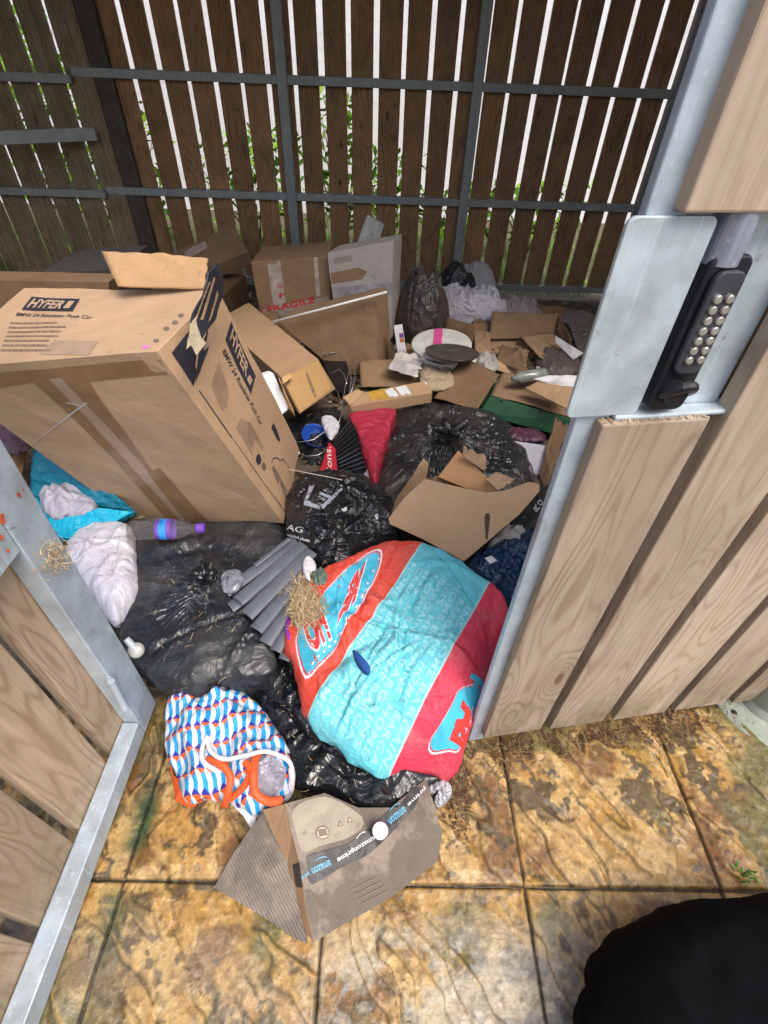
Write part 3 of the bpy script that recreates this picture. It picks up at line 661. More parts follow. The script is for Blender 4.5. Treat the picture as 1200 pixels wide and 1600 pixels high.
# --- the big carton
def big_carton():
    K={(0,0,0):G(-115,577,.82),(1,0,0):G(245,548,.933),(1,1,0):G(443,818,.213),(0,1,0):G(205,812,.10),(0,0,1):G(37,449,.915),(1,0,1):G(342,453,.985),(1,1,1):G(468,702,.308)}
    K[(0,1,1)]=K[(0,1,0)]+(K[(1,1,1)]-K[(1,1,0)])
    base=(K[(0,1,0)]+K[(1,1,1)])/2
    t=L('large_carton','huge tan toy car carton leaning on the left, printed top and side, flap torn up','box',base)
    b=box_obj('carton_body',K,card_car,t,th=.005,warp=.010,seed=3)
    nf=np.cross(K[(1,0,0)]-K[(0,1,0)],K[(1,1,0)]-K[(0,1,0)]);nf/=np.linalg.norm(nf);Of=K[(1,1,0)]
    nr=np.cross(K[(1,1,0)]-K[(1,0,0)],K[(1,0,1)]-K[(1,0,0)]);nr/=np.linalg.norm(nr);Or=(K[(1,0,0)]+K[(1,1,1)])/2
    ntp=np.cross(K[(1,0,0)]-K[(0,0,0)],K[(0,0,1)]-K[(0,0,0)]);ntp/=np.linalg.norm(ntp);Ot=(K[(1,0,0)]+K[(0,0,1)])/2
    def face(O,n):
        n=n if n@(CAMP-O)>0 else -n
        return lambda nm,V,m,**k: put(nm,V if isinstance(V[0],tuple) else V[0],[tuple(range(len(V)))],((0,0,0),(1,0,0),(0,1,0)),m,t,b,**k),n
    def dp(nm,O,n,px,mat,off=.0012,label=None):
        """polygon through photographed points of a face"""
        n=n if n@(CAMP-O)>0 else -n
        P=[PL(x,y,O,n) for x,y in px];X=P[1]-P[0];X/=np.linalg.norm(X);Y=np.cross(n,X)
        V=[((p-P[0])@X,(p-P[0])@Y) for p in P]
        return put(nm,V,[tuple(range(len(V)))],(P[0],X,Y),mat,t,b,dirn=tuple(-n),off=off,edge=.03,label=label)
    def tx(s,O,n,a,bx,c,mat,bold=0,off=.0014,**k):
        n=n if n@(CAMP-O)>0 else -n
        return text(s,frp(O,n,a,bx,c),mat,t,b,dirn=tuple(-n),off=off,bold=bold,edge=.03,**k)
    # right side print
    dp('printed_panel',Or,nr,[(340,531),(349,502),(394,587),(385,616)],ink)
    tx('HYFER',Or,nr,(347,529),(377,590),(353,511),tan,.03,.0022)
    dp('printed_mark',Or,nr,[(378,592),(383,602),(388,594),(383,585)],tan,.0022)
    tx('BMW 24 Roadster Push Car',Or,nr,(335,549),(401,665),(341,545),ink,.012)
    def lines(O,n,a,bx,c,k,sd,m=ink2):
        n=n if n@(CAMP-O)>0 else -n
        bars('small_print',frp(O,n,a,bx,c),k,m,t,b,dirn=tuple(-n),off=.0012,gap=.38,seed=sd,edge=.05)
    lines(Or,nr,(316,600),(340,655),(330,562),11,1);lines(Or,nr,(357,668),(385,712),(368,650),9,2);lines(Or,nr,(371,655),(402,705),(383,660),5,3)
    for (x,y,rx) in ((395,717,5),(404,728,4)):
        dp('printed_icon',Or,nr,[(x+rx*math.cos(q*.5236),y+rx*1.7*math.sin(q*.5236)) for q in range(12)],ink if rx>4 else ink2)
    dp('printed_icon',Or,nr,[(421,668),(426,660),(432,672),(436,683),(437,690),(432,688)],ink)
    # line drawing of the toy
    car=[(417,722),(421,715),(429,714),(434,719),(440,716),(447,724),(453,736),(455,750)]
    for i in range(len(car)-1):
        (x,y),(x2,y2)=car[i],car[i+1];dp('printed_outline',Or,nr,[(x,y),(x2,y2),(x2,y2+1.6),(x,y+1.6)],ink)
    for (x,y) in ((424,742),(437,766)): 
        dp('printed_outline',Or,nr,[(x-7,y-12),(x-4,y-13),(x+5,y+10),(x+2,y+13)],ink2)
    dp('printed_outline',Or,nr,[(419,728),(421,726),(444,768),(442,770)],ink2)
    dp('fold_line',Or,nr,[(295,610),(297,610),(350,682),(349,684)],ink);dp('fold_line',Or,nr,[(350,684),(351,683),(437,800),(435,801)],ink2)
    # dark printed corner
    dp('printed_corner',Or,nr,[(250,551),(285,507),(300,500),(309,520),(303,545),(286,603)],ink)
    dp('printed_stripe',Or,nr,[(298,552),(312,540),(297,580),(289,598)],ink);dp('printed_stripe',Or,nr,[(296,510),(300,508),(290,578),(288,570)],tan,.0022)
    # top print
    dp('printed_panel',Ot,ntp,[(33,483),(112,485),(123,464),(49,463)],ink)
    tx('HYFER',Ot,ntp,(41,479),(93,481),(53,466),tan,.03,.0022);dp('printed_mark',Ot,ntp,[(97,480),(107,480),(115,468),(106,468)],tan,.0022)
    tx('BMW 24 Roadster Push Car',Ot,ntp,(23,492),(141,496),(27,487),ink,.006)
    lines(Ot,ntp,(0,548),(100,551),(16,497),7,5)
    dp('smudge',Ot,ntp,[(62,555),(140,556),(152,532),(85,532)],tape_c);dp('pink_ink_mark',Ot,ntp,[(221,545),(232,544),(234,539),(224,540)],m_plain('pink_ink',(.8,.2,.55),.6))
    for x,y in ((243,531),(258,510),(271,500),(280,488)): dp('printed_icon',Ot,ntp,[(x+5*math.cos(q*.5236),y+3.5*math.sin(q*.5236)) for q in range(12)],ink2)
    # tape on the front
    for pts,m,of in (([(128,577),(250,562),(262,585),(135,592)],tape,.0010),([(55,588),(82,584),(185,700),(172,703)],tape,.0014),([(68,578),(132,577),(240,735),(326,812),(262,812)],tape,.0018),([(82,585),(100,583),(250,752),(300,812),(282,812),(238,760)],tape_c,.0023),([(232,735),(250,728),(318,806),(300,812),(290,812)],tape,.0026),([(0,598),(62,590),(150,590),(240,575),(244,560),(0,574)],tape,.0012)):
        dp('packing_tape',Of,nf,pts,m,of)
    for pts in ([(137,623),(142,623),(50,690),(47,691)],[(108,622),(134,628),(134,630),(108,624)]): dp('tape_wrinkle',Of,nf,pts,tape_p,.003)
    # flaps: one folded up at the back, a torn striped one at the corner
    bY=K[(1,0,1)][1]
    sheet('carton_flap',[YP(186,449,bY+.01),YP(322,452,bY+.01),YP(326,403,bY+.07),YP(162,397,bY+.07)],m_card('inside_cardboard',(.46,.28,.14),.35,.12),t,th=.005,warp=.014,seed=4,tear=.01,label='back flap folded up, plain inside')
    fl=[G(334,411,1.09),G(344,434,1.05),G(343,462,1.01),G(330,505,.97),G(316,535,.95),G(300,548,.955),G(292,530,.97),G(302,490,1.01),G(315,450,1.06),G(323,425,1.09)]
    o=facet('torn_flap',fl,[tuple(range(10))],ink,t,th=.004,cuts=4,noise=.012,seed=2,label='torn corner flap printed dark with tan stripes')
    def st(px): 
        P=[G(x,y,1.0) for x,y in px]
        n=Vector((np.array(G(315,480,1.0))-CAMP)).normalized()
        put('printed_stripe',[(p[0],p[1]) for p in P],[tuple(range(len(P)))],((0,0,1.0),(1,0,0),(0,1,0)),tan,t,o,dirn=tuple(n),off=.002,edge=.02)
    for px in ([(331,440),(334,440),(318,500),(313,500)],[(338,455),(340,462),(330,500),(326,505)],[(325,445),(327,446),(305,505),(300,512)],[(328,515),(333,505),(316,540),(310,545)]): st(px)
    facet('frayed_edge',[G(299,500,.995),G(306,492,1.0),G(309,512,.99),G(315,528,.985),G(322,536,.98),G(312,545,.97),G(305,552,.965),G(299,540,.97),G(291,545,.97),(G(296,520,.985))],[tuple(range(10))],m_card('torn_paper',(.42,.34,.22),.5,.2),t,th=.003,cuts=4,noise=.014,seed=4)
big_carton()
def card_box(name,label,K,mat,seed=0,skip=(),th=.004,warp=.003,cat='box',group=None):
    A=np.array(list(K.values()));t=L(name,label,cat,(A[:,0].mean(),A[:,1].mean(),A[:,2].min()),group)
    return t,box_obj('box_body',K,mat,t,skip=skip,th=th,warp=warp,seed=seed)
def qd(nm,a,b,c,mat,t,b_=None,off=.0015):
    """label from three surveyed points"""
    X=np.array(b)-a;Y=np.array(c)-a;n=np.cross(X,Y);n/=np.linalg.norm(n);n=n if n@(CAMP-np.array(a))>0 else -n
    return put(nm,QUAD[0],QUAD[1],(np.array(a),X,Y),mat,t,b_,dirn=tuple(-n),off=off)
# --- box leaning at the back left
K={(0,0,0):G(263,398,.471),(1,0,0):G(365,352,.605),(1,1,0):G(387,393,.52),(0,1,0):G(283,436,.386),(1,1,1):G(397,411,.434),(0,1,1):G(292,455,.30)}
d_=np.array([.012,.036,-.086]);K[(0,0,1)]=K[(0,0,0)]+d_;K[(1,0,1)]=K[(1,0,0)]+d_
t,b=card_box('shipping_box','brown shipping box with a pale pink address label, perched highest at the back left',K,card_d,5)
qd('address_label',G(289,395,.48),G(322,385,.50),G(293,405,.46),m_plain('pink_label',(.45,.33,.29),.7),t,b)
# carton under it
K={};
for i,(xa,xb) in ((0,(-1.75,-1.75)),(1,(-1.02,-1.02))):
    for j,yy in ((0,3.05),(1,3.6)):
        for k,zz in ((0,.14),(1,.34)): K[(i,j,k)]=np.array([xa+.06*j,yy+.03*i,zz])
card_box('flat_carton','low wide brown carton lying underneath the labelled shipping box at the back left',K,card_dk,15)
# --- fragile box
def upbox(px4,Y0,depth,zb,lean=0,skew=0):
    """upright box: front TL,TR,BR,BL pixels at distance Y0, its foot down to zb"""
    TL,TR,BR,BL=[YP(x,y,Y0) for x,y in px4]
    f=lambda T,B: T+(B-T)*((T[2]-zb)/(T[2]-B[2]))
    BL2,BR2=f(TL,BL),f(TR,BR);d=np.array([skew,depth,0.])
    return {(0,0,0):BL2,(1,0,0):BR2,(0,0,1):TL,(1,0,1):TR,(0,1,0):BL2+d,(1,1,0):BR2+d,(0,1,1):TL+d,(1,1,1):TR+d}
K=upbox([(393,410),(513,400),(517,478),(408,500)],2.95,.32,.16)
t,b=card_box('taped_carton','scuffed brown carton in the back row, its pale tape warning FRAGILE in red',K,card_d,7,warp=.008)
red=m_plain('red_print',(.50,.035,.03),.5,.2);O,n=K[(0,0,1)],np.array([0,-1.,0])
def dpl(nm,t,b,O,n,px,mat,off=.0015,edge=.03):
    n=np.array(n,float);n/=np.linalg.norm(n);n=n if n@(CAMP-O)>0 else -n;P=[PL(x,y,O,n) for x,y in px];X=P[1]-P[0];X/=np.linalg.norm(X);Y=np.cross(n,X)
    return put(nm,[((p-P[0])@X,(p-P[0])@Y) for p in P],[tuple(range(len(P)))],(P[0],X,Y),mat,t,b,dirn=tuple(-n),off=off,edge=edge)
def dtx(s,t,b,O,n,a,bx,c,mat,bold=.02,off=.0024,edge=.03,**k):
    n=np.array(n,float);n/=np.linalg.norm(n);n=n if n@(CAMP-O)>0 else -n
    return text(s,frp(O,n,a,bx,c),mat,t,b,dirn=tuple(-n),off=off,bold=bold,edge=edge,**k)
dtp=m_plain('dirty_tape',(.36,.30,.25),.4,.35,bump=.6)
dpl('packing_tape',t,b,O,n,[(416,402),(437,402),(447,478),(428,482)],dtp);dpl('packing_tape',t,b,O,n,[(410,483),(517,462),(517,477),(412,499)],dtp,.002)
dpl('packing_tape',t,b,O,n,[(490,402),(496,402),(501,462),(494,464)],dtp)
dtx('FRAGILE',t,b,O,n,(419,489),(493,473),(417,479),red,.03,.003);dtx('F',t,b,O,n,(406,492),(412,490),(405,483),red,.03,.003)
dtx('C',t,b,O,n,(434,450),(441,449),(433,443),red,.03);dtx('F',t,b,O,n,(437,466),(446,464),(436,459),red,.03)
# --- dusty grey carton on the right of it
K=upbox([(512,396),(614,377),(612,462),(520,470)],2.9,.16,.22,skew=.05)
t,b=card_box('dusty_carton','dusty pale grey carton taped along its foot, beside the FRAGILE one',K,card_g,9,warp=.008)
O=K[(0,0,1)];n=np.cross(K[(1,0,1)]-K[(0,0,1)],K[(0,0,0)]-K[(0,0,1)])
dpl('packing_tape',t,b,O,n,[(516,450),(613,440),(612,461),(519,469)],m_plain('grey_tape',(.30,.29,.30),.3,.3,bump=.5));dpl('worn_patch',t,b,O,n,[(517,426),(560,418),(574,424),(566,436),(518,443)],card_d)
bars('small_print',fr(*[PL(x,y,O,n) for x,y in ((522,412),(560,406),(521,402))]),3,ink2,t,b,dirn=tuple(n/np.linalg.norm(n)*(1 if n@(CAMP-O)<0 else -1)),seed=8)
# paper scrap leaning on the fence
o=sheet('paper_scrap',[YP(556,384,3.35),YP(592,378,3.35),YP(601,350,3.45),YP(574,335,3.45)],m_plain('grimy_paper',(.44,.43,.38),.8,.3,bump=.3),th=.002,n=(12,12),warp=.01,seed=2);tag(o,'grubby pale paper scrap standing on edge against the slats, above the grey carton','paper')
# --- box in front with the white rod on it
K=upbox([(432,501),(582,465),(590,557),(505,562)],2.55,.17,.16,skew=.07)
card_box('brown_carton','plain brown carton under the thin white rod, in front of the taped row',K,card_d,11,warp=.008)
o=MB();o.tube([YP(426,503,2.50),YP(515,480,2.50),YP(605,456,2.52)],.006,8);o=o.build('white_rod',m_plain('white_plastic',(.66,.65,.62),.4,.05),smooth=True);tag(o,'thin straight white plastic rod lying across the brown cartons','rod')
# --- long box
K={(0,0,0):G(440,590,.453),(1,0,0):G(497,560,.487),(1,1,0):G(525,608,.316),(0,1,0):G(468,647,.282),(0,0,1):G(338,500,.371),(1,0,1):G(388,472,.405)}
dd=(K[(0,1,0)]-K[(0,0,0)]);K[(0,1,1)]=K[(0,0,1)]+dd;K[(1,1,1)]=K[(1,0,1)]+dd
t=L('long_box','long narrow carton with a yellowish printed end, pointing forward beside the huge toy carton','box',(K[(0,1,0)]+K[(1,1,1)])/2)
b=box_obj('box_body',K,card,t,th=.004,warp=.004,seed=12)
O=K[(0,0,0)];n=np.cross(K[(1,0,0)]-O,K[(0,1,0)]-O)
dpl('box_end',t,b,O,n,[(441,592),(497,562),(523,608),(469,645)],card_y,.003,.05);dtx('WARDROBE/74',t,b,O,n,(476,583),(493,622),(481,581),ink2,.01,.0045)
sheet('box_flap',[G(437,590,.452),G(441,600,.43),G(462,650,.30),G(455,645,.30)],card_y,t,th=.004,n=(6,6))
sheet('end_flap',[G(440,589,.458),G(454,582,.462),G(457,590,.452),G(442,600,.44)],card_y,t,th=.003,n=(6,6),seed=3)
# --- foam block
mb=MB();a=G(402,591,.44);bx=G(428,581,.45);c=G(453,640,.31);d=G(434,656,.30);bk=np.array([-.03,.04,-.01]);mb.hexa({(0,0,0):d,(1,0,0):c,(0,0,1):a,(1,0,1):bx,(0,1,0):d+bk,(1,1,0):c+bk,(0,1,1):a+bk,(1,1,1):bx+bk})
o=mb.build('foam_block',m_plain('white_foam',(.72,.73,.76),.9,.03,bump=.6),merge=True);bevel(o,.012,4);tag(o,'white polystyrene block wedged between the huge carton and the long box','foam')
# --- black dish rack and bin shapes
gl=m_plain('black_gloss',(.012,.012,.014),.22,.2);wire=m_plain('shiny_wire',(.55,.55,.55),.25,.1,.8,0)
o=sheet('black_tray',[G(502,560,.24),G(522,612,.19),G(553,622,.19),G(540,548,.25)],gl,th=.012,n=(8,8),warp=.003);bevel(o,.004,2);tag(o,'flat black plastic tray behind the wire rack','tray')
mb=MB()
for P in ([(504,556,.27),(520,551,.29),(534,549,.29),(541,560,.29),(549,590,.26),(546,620,.25)],[(518,583,.27),(530,577,.28),(537,584,.28),(542,600,.27)],[(548,570,.30),(540,600,.29),(536,625,.28),(534,645,.27),(527,668,.26)],[(527,610,.27),(530,622,.26),(534,630,.26)],[(552,560,.28),(555,590,.27),(549,612,.27)],
          [(464,691,.23),(474,690,.24),(490,687,.25),(508,674,.26),(524,664,.26)],[(466,708,.21),(478,713,.21),(497,711,.22),(517,699,.23)],[(458,676,.23),(463,692,.23),(468,710,.22)]):
    mb.tube([G(*p) for p in P],.0022,6)
o=mb.build('wire_rack',wire,smooth=True);tag(o,'bent shiny wire rack tangled among the black plastic beside the long box','rack')
def lathe(mb,c,prof,N=40,ax=(0,0,1),mi=0):
    ax=np.array(ax,float);ax/=np.linalg.norm(ax);u=np.cross(ax,[0.3,1,0]);u/=np.linalg.norm(u);v=np.cross(ax,u);V=[]
    for r_,z_ in prof: V+=[np.array(c)+(u*math.cos(2*math.pi*i/N)+v*math.sin(2*math.pi*i/N))*r_+ax*z_ for i in range(N)]
    mb.add(V,[(a*N+i,a*N+(i+1)%N,(a+1)*N+(i+1)%N,(a+1)*N+i) for a in range(len(prof)-1) for i in range(N)],None,0,mi)
mb=MB();lathe(mb,G(490,690,.17),[(0.001,.0),(.045,.0),(.062,.05),(.064,.05),(.060,.044),(.044,.006),(.001,.005)],ax=(.3,-.3,.9));o=mb.build('blue_bowl',m_plain('blue_plastic',(.02,.08,.42),.3,.2),smooth=True);tag(o,'small blue plastic bowl lying inside the loops of the wire rack','bowl')
o=bag('crumpled_tissue',[(502,655),(513,650),(530,662),(528,675),(517,688),(508,675)],.02,wfilm,'scrunched white tissue on the rim of the blue bowl','tissue',z=.26,nr=16,na=60,cre=20,L=.03,W=.008,fold=.006)
o=bag('black_wrap',[(448,665),(470,650),(520,640),(540,660),(525,700),(500,735),(470,735),(458,705)],.05,blk,'dark crushed film in the hollow under the blue bowl','film',z=.14,nr=40,na=120,cre=60,L=.05,W=.012)
# --- shallow yellow box
K={(0,0,0):G(549,633,.292),(1,0,0):G(672,598,.398),(1,1,0):G(677,610,.355),(0,1,0):G(562,649,.25),(0,0,1):G(568,614,.245),(1,0,1):G(664,588,.349)}
dd=K[(0,1,0)]-K[(0,0,0)];K[(0,1,1)]=K[(0,0,1)]+dd;K[(1,1,1)]=K[(1,0,1)]+dd
K[(0,0,1)]=G(570,612,.31);K[(1,0,1)]=G(666,590,.385);K[(0,1,1)]=K[(0,0,1)]-[0,0,.06];K[(1,1,1)]=K[(1,0,1)]-[0,0,.06]
K={(0,0,1):G(548,634,.30),(1,0,1):G(676,613,.33),(1,1,1):G(667,594,.34),(0,1,1):G(570,613,.31)};
for (i,j,k),v in list(K.items()): K[(i,j,0)]=v-[0,0,.055]
t=L('flat_box','narrow flat box with an ochre strip and three white labels, behind the red bag','box',(K[(0,0,0)]+K[(1,1,0)])/2);b=box_obj('box_body',K,card,t,th=.003,seed=6)
O=K[(0,0,1)];n=(0,0,1)
dpl('ochre_strip',t,b,O,n,[(571,614),(600,610),(613,633),(588,642)],m_plain('ochre_print',(.50,.30,.05),.6,.2));
for q in ([(601,617),(612,613),(623,624),(611,629)],[(614,609),(630,607),(643,624),(629,628)],[(655,597),(668,595),(677,612),(668,617)]): dpl('white_label',t,b,O,n,q,white,.002)
sheet('open_flap',[G(548,634,.30),G(570,613,.31),G(556,609,.33),G(536,620,.33)],card,t,th=.003,n=(6,6));sheet('open_flap',[G(549,648,.27),G(558,655,.26),G(545,632,.31),G(538,622,.32)],card_d,t,th=.003,n=(6,6))
# crushed card and paper behind it
o=sheet('crushed_card',[G(563,602,.20),G(562,562,.25),G(668,556,.28),G(706,600,.24)],card_d,th=.004,n=(26,26),warp=.03,seed=8,tear=.03);tag(o,'crushed dirty cardboard piece behind the labelled flat box','cardboard')
sh('torn_paper','torn grubby white paper lying on the crushed cardboard',[(606,578,.285),(648,592,.275),(664,560,.30),(622,552,.30)],m_plain('grubby_white',(.42,.39,.36),.8,.3,bump=.4),th=.0015,seed=7,tear=.05,warp=.03,cat='paper')
# --- bucket with pan on it
c=G(700,545,.33)+np.array([0,.0,0])
t=L('lidded_tub','round white tub, its white lid crossed by a pink band','tub',(c[0],c[1],.12));mb=MB()
lathe(mb,(c[0],c[1],.12),[(.001,0),(.145,0),(.154,.17),(.16,.17),(.16,.185),(.155,.19)],48);mb.build('tub_body',m_plain('grimy_white_plastic',(.74,.69,.60),.45,.25),t,smooth=False)
mb=MB();cl=G(690,538,.335);lathe(mb,cl,[(.162,-.006),(.162,.006),(.150,.012),(.001,.010)],48,ax=(-.05,-.10,1));lid=mb.build('lid',m_plain('lid_white',(.56,.55,.50),.5,.15),t,smooth=False)
put('pink_band',[(-.018,-.17),(.03,-.17),(.03,.17),(-.018,.17)],[(0,1,2,3)],((cl[0]-.03,cl[1],cl[2]+.1),(1,-.1,0),(.1,1,0)),m_plain('pink_print',(.62,.08,.26),.5,.1),t,lid,off=.001)
mb=MB();cp=G(706,553,.365);lathe(mb,cp,[(.001,-.012),(.10,-.012),(.132,.002),(.138,.012),(.133,.012),(.11,.004),(.001,.002)],48,ax=(.02,.13,1));o=mb.build('old_pan',m_plain('grimy_brown_metal',(.07,.058,.045),.55,.5,.2,.8),smooth=True);tag(o,'grimy dark brown round tray resting on the white tub','tray')
for s_,cx,cy,m_,lb in ((0,622,520,m_plain('violet_carton',(.16,.06,.28),.4),'little white and violet carton beside the brown carton, back middle'),):
    K=upbox([(616,514),(629,512),(632,532),(619,534)],2.55,.05,.20);t,b=card_box('small_packet',lb,K,white,3,cat='packet');dpl('violet_band',t,b,K[(0,0,1)],(0,-1,0),[(617,522),(630,520),(631,527),(618,529)],m_);dpl('orange_band',t,b,K[(0,0,1)],(0,-1,0),[(618,530),(631,528),(632,534),(619,536)],m_plain('orange_print',(.5,.16,.05),.5))
# --- rear sacks
def sack(name,cx,cy,rx,ry,z,H,mat,label,seed,rot=0,**k):
    P=[(cx+rx*math.cos(a)*math.cos(rot)-ry*math.sin(a)*math.sin(rot),cy+rx*math.cos(a)*math.sin(rot)+ry*math.sin(a)*math.cos(rot),z) for a in np.linspace(0,2*math.pi,12,endpoint=False)]
    g=globals();old=g['G'];g['G']=lambda *a: np.array(a[:3],float)
    try: return bag(name,P,H,mat,label,seed=seed,knot=(cx,cy,z),**k)
    finally: g['G']=old
sack('dark_sack',.24,3.0,.16,.18,.28,.26,blk4,'dark grimy sack standing between the dusty grey carton and the white bags',21,p=2.2,drop=.22,cre=90,fold=.02)
sack('dark_sack',.52,3.75,.16,.14,.18,.22,blk,'black sack just showing between the grimy sack and the white bag by the fence',27,p=2.0,drop=.14,cre=60)
sack('white_sack',.66,3.85,.20,.15,.16,.27,wfilm_d,'tied white bag standing against the slats, the higher of two white bags',22,p=1.7,q=.75,drop=.16,cre=90,radial=.02)
sack('white_sack',.55,3.35,.29,.15,.20,.17,m_film('lilac_white_film',(.50,.48,.52),.4,dust=(.3,.27,.25),dustf=.4,bump=.6),'long white bag lying in front of the tied one, ribbed with folds',23,p=3,q=.4,drop=.16,cre=110,L=.10,fold=.018)
sack('white_sack',.92,3.5,.20,.14,.16,.12,m_film('brownish_film',(.30,.25,.24),.45,dust=(.2,.16,.12),dustf=.6),'grimy brownish film bundle to the right of the ribbed white bag',24,p=2.4,drop=.14,cre=90)
# --- the open cartons at the right rear
sh('cardboard_sheet','upright dark brown carton side between the ribbed white bag and the round tub',[(675,520,.26),(740,533,.26),(742,508,.34),(665,487,.36)],card_dk,seed=2)
t=L('open_carton','wide open brown carton lying at the right rear, its walls splayed out','box',G(800,545,.14))
def shp(nm,pts,mat,seed=0,warp=.012,tear=0,th=.004,par=None): return sheet(nm,[G(*p) for p in pts],mat,par or t,th=th,n=(22,22),warp=warp,seed=seed,tear=tear)
shp('carton_floor',[(738,560,.17),(860,583,.15),(870,520,.15),(760,520,.18)],card,3)
shp('carton_wall',[(764,530,.20),(866,527,.18),(874,491,.28),(768,488,.30)],card_d,4)
shp('carton_wall',[(864,527,.18),(888,560,.17),(893,528,.25),(872,492,.28)],card_dk,5)
shp('carton_flap',[(742,560,.20),(768,562,.20),(766,520,.24),(741,515,.22)],card,6)
shp('carton_flap',[(812,527,.21),(864,521,.20),(884,573,.19),(842,560,.21)],card,7,.016)
bag('flattened_sack',[(790,486),(830,480),(880,483),(925,492),(945,530),(930,570),(905,560),(890,520),(860,495),(820,498)],.03,m_film('taupe_film',(.17,.15,.13),.5,dust=(.12,.10,.08),dustf=.7),'flattened taupe sack slumped at the right rear beside the open carton',z=.13,nr=40,na=140,cre=40,L=.12,seed=44,drop=.12)
sh('cardboard_sheet','torn brown cardboard leaning under the fence bottom, far right rear',[(800,492,.20),(880,498,.16),(885,480,.22),(812,474,.26)],card_dk,seed=31,tear=.03)
sh('cardboard_sheet','scrap of pale card lying between the open carton and the clear bottle',[(770,578,.20),(812,590,.19),(822,566,.21),(780,560,.21)],card_l,seed=32,tear=.03,warp=.02)
sh('cardboard_sheet','crumpled brown card left of the open carton, behind the round tub',[(735,520,.22),(768,527,.20),(765,500,.24),(742,497,.25)],card_d,seed=33,tear=.03,warp=.02)
bag('crumpled_paper',[(655,590),(662,575),(680,570),(700,578),(712,592),(705,606),(680,610),(662,606)],.03,m_card('kraft_paper',(.40,.31,.20),.5,.1),'crumpled brown paper ball in front of the round tub','paper',z=.27,nr=24,na=80,cre=40,L=.05,W=.010,fold=.014,seed=61)
bag('crumpled_paper',[(742,566),(752,556),(772,560),(780,572),(770,582),(750,580)],.025,m_film('grubby_paper',(.40,.38,.34),.7,dust=(.2,.17,.13),dustf=.6),'grubby pale crumpled paper right of the round tub','paper',z=.21,nr=24,na=80,cre=40,L=.05,W=.010,fold=.012,seed=62)
bag('dark_bundle',[(835,560),(850,545),(880,550),(905,565),(900,585),(870,588),(845,580)],.05,m_film('brown_grey_film',(.12,.10,.085),.5,dust=(.12,.10,.08),dustf=.6),'small brown grey plastic bundle in the open carton at the right rear','bag',z=.17,nr=30,na=90,cre=40,L=.06,W=.012,fold=.012,seed=63)
sh('cardboard_sheet','torn brown card tilted on the flap behind the clear bottle',[(775,565,.20),(818,580,.24),(826,548,.28),(785,540,.25)],card_d,seed=36,tear=.03,warp=.02)
sh('cardboard_sheet','small torn card lying flat left of the round tub',[(628,556,.20),(655,560,.20),(662,536,.22),(636,534,.22)],card_d,seed=34,tear=.02,warp=.02)
sh('cardboard_sheet','brown card edge wedged under the taped carton at the back',[(405,515,.30),(440,505,.32),(432,485,.36),(395,492,.36)],card_dk,seed=35,tear=.02)
sh('cardboard_sheet','torn cardboard strip lying in front of the open carton, right of the tub',[(735,590,.18),(830,583,.17),(812,552,.20),(738,552,.20)],card_d,seed=9,tear=.03)
o=sh('cardboard_sheet','dark brown folded cardboard peak in front of the round tub',[(678,623,.24),(747,638,.24),(781,584,.30),(722,558,.33)],card_dk,seed=10);
sh('cardboard_sheet','broad brown cardboard sheet sloping down into the green tray',[(767,617,.285),(902,654,.28),(908,600,.31),(785,583,.30)],card_d,seed=11)
sh('cardboard_sheet','cardboard flap with a small pink sticker beside the steel plate, at the right',[(820,606,.35),(886,640,.35),(900,606,.39),(838,597,.38)],card,seed=12,warp=.006)
qd('pink_sticker',G(866,614,.372),G(873,617,.370),G(868,611,.378),m_plain('pink_sticker',(.6,.35,.5),.5),bpy.data.objects[sorted([o.name for o in bpy.data.objects if o.name.startswith('cardboard_sheet')])[-1]],None,.006) if False else None
sh('white_card','clean white paper sheet above the stickered cardboard flap',[(833,592,.38),(900,608,.38),(903,586,.42),(856,586,.40)],white,th=.0015,seed=3,cat='paper')
sh('white_card','white folded paper strip standing in the open carton, right rear',[(869,536,.24),(896,562,.21),(912,552,.24),(867,524,.27)],white,th=.0015,seed=4,cat='paper')
mb=MB();A,B=G(800,592,.36),G(852,584,.37);mb.tube([A,A+(B-A)*.1,A+(B-A)*.25,A+(B-A)*.9,B],[.012,.014,.028,.030,.026],16);glass=m_plain('green_grey_glass',(.22,.24,.21),.12,.2);o=mb.build('clear_bottle',glass,smooth=True);tag(o,'greyish clear bottle lying on the cardboard, left of the white paper','bottle')
# green tray
t=L('green_tray','dark green produce tray with oblong handle holes, edge on at the right','tray',G(820,665,.2))
grn=m_plain('green_card',(.014,.075,.030),.55,.25);P=[G(748,647,.20),G(890,685,.19),G(900,657,.27),G(765,619,.28)]
mb=MB();d_=np.array([.01,.012,.0]);mb.hexa({(0,0,0):P[0],(1,0,0):P[1],(0,0,1):P[3],(1,0,1):P[2],(0,1,0):P[0]+d_,(1,1,0):P[1]+d_,(0,1,1):P[3]+d_,(1,1,1):P[2]+d_});b=mb.build('tray_side',grn,t,merge=True);bevel(b,.002)
mb=MB();mb.hexa({(0,0,0):P[0]+d_,(1,0,0):P[1]+d_,(0,0,1):P[0]+d_+[0,0,.006],(1,0,1):P[1]+d_+[0,0,.006],(0,1,0):P[0]+[.08,.32,0],(1,1,0):P[1]+[.08,.32,0],(0,1,1):P[0]+[.08,.32,.006],(1,1,1):P[1]+[.08,.32,.006]});mb.build('tray_base',grn,t,merge=True)
hol=m_plain('hole_dark',(.004,.006,.004),.9);O=P[0];n=np.cross(P[1]-P[0],P[3]-P[0])
for q in ([(766,642),(786,649),(786,655),(766,648)],[(827,660),(849,666),(849,672),(827,666)]): dpl('handle_hole',t,b,O,n,q,hol)
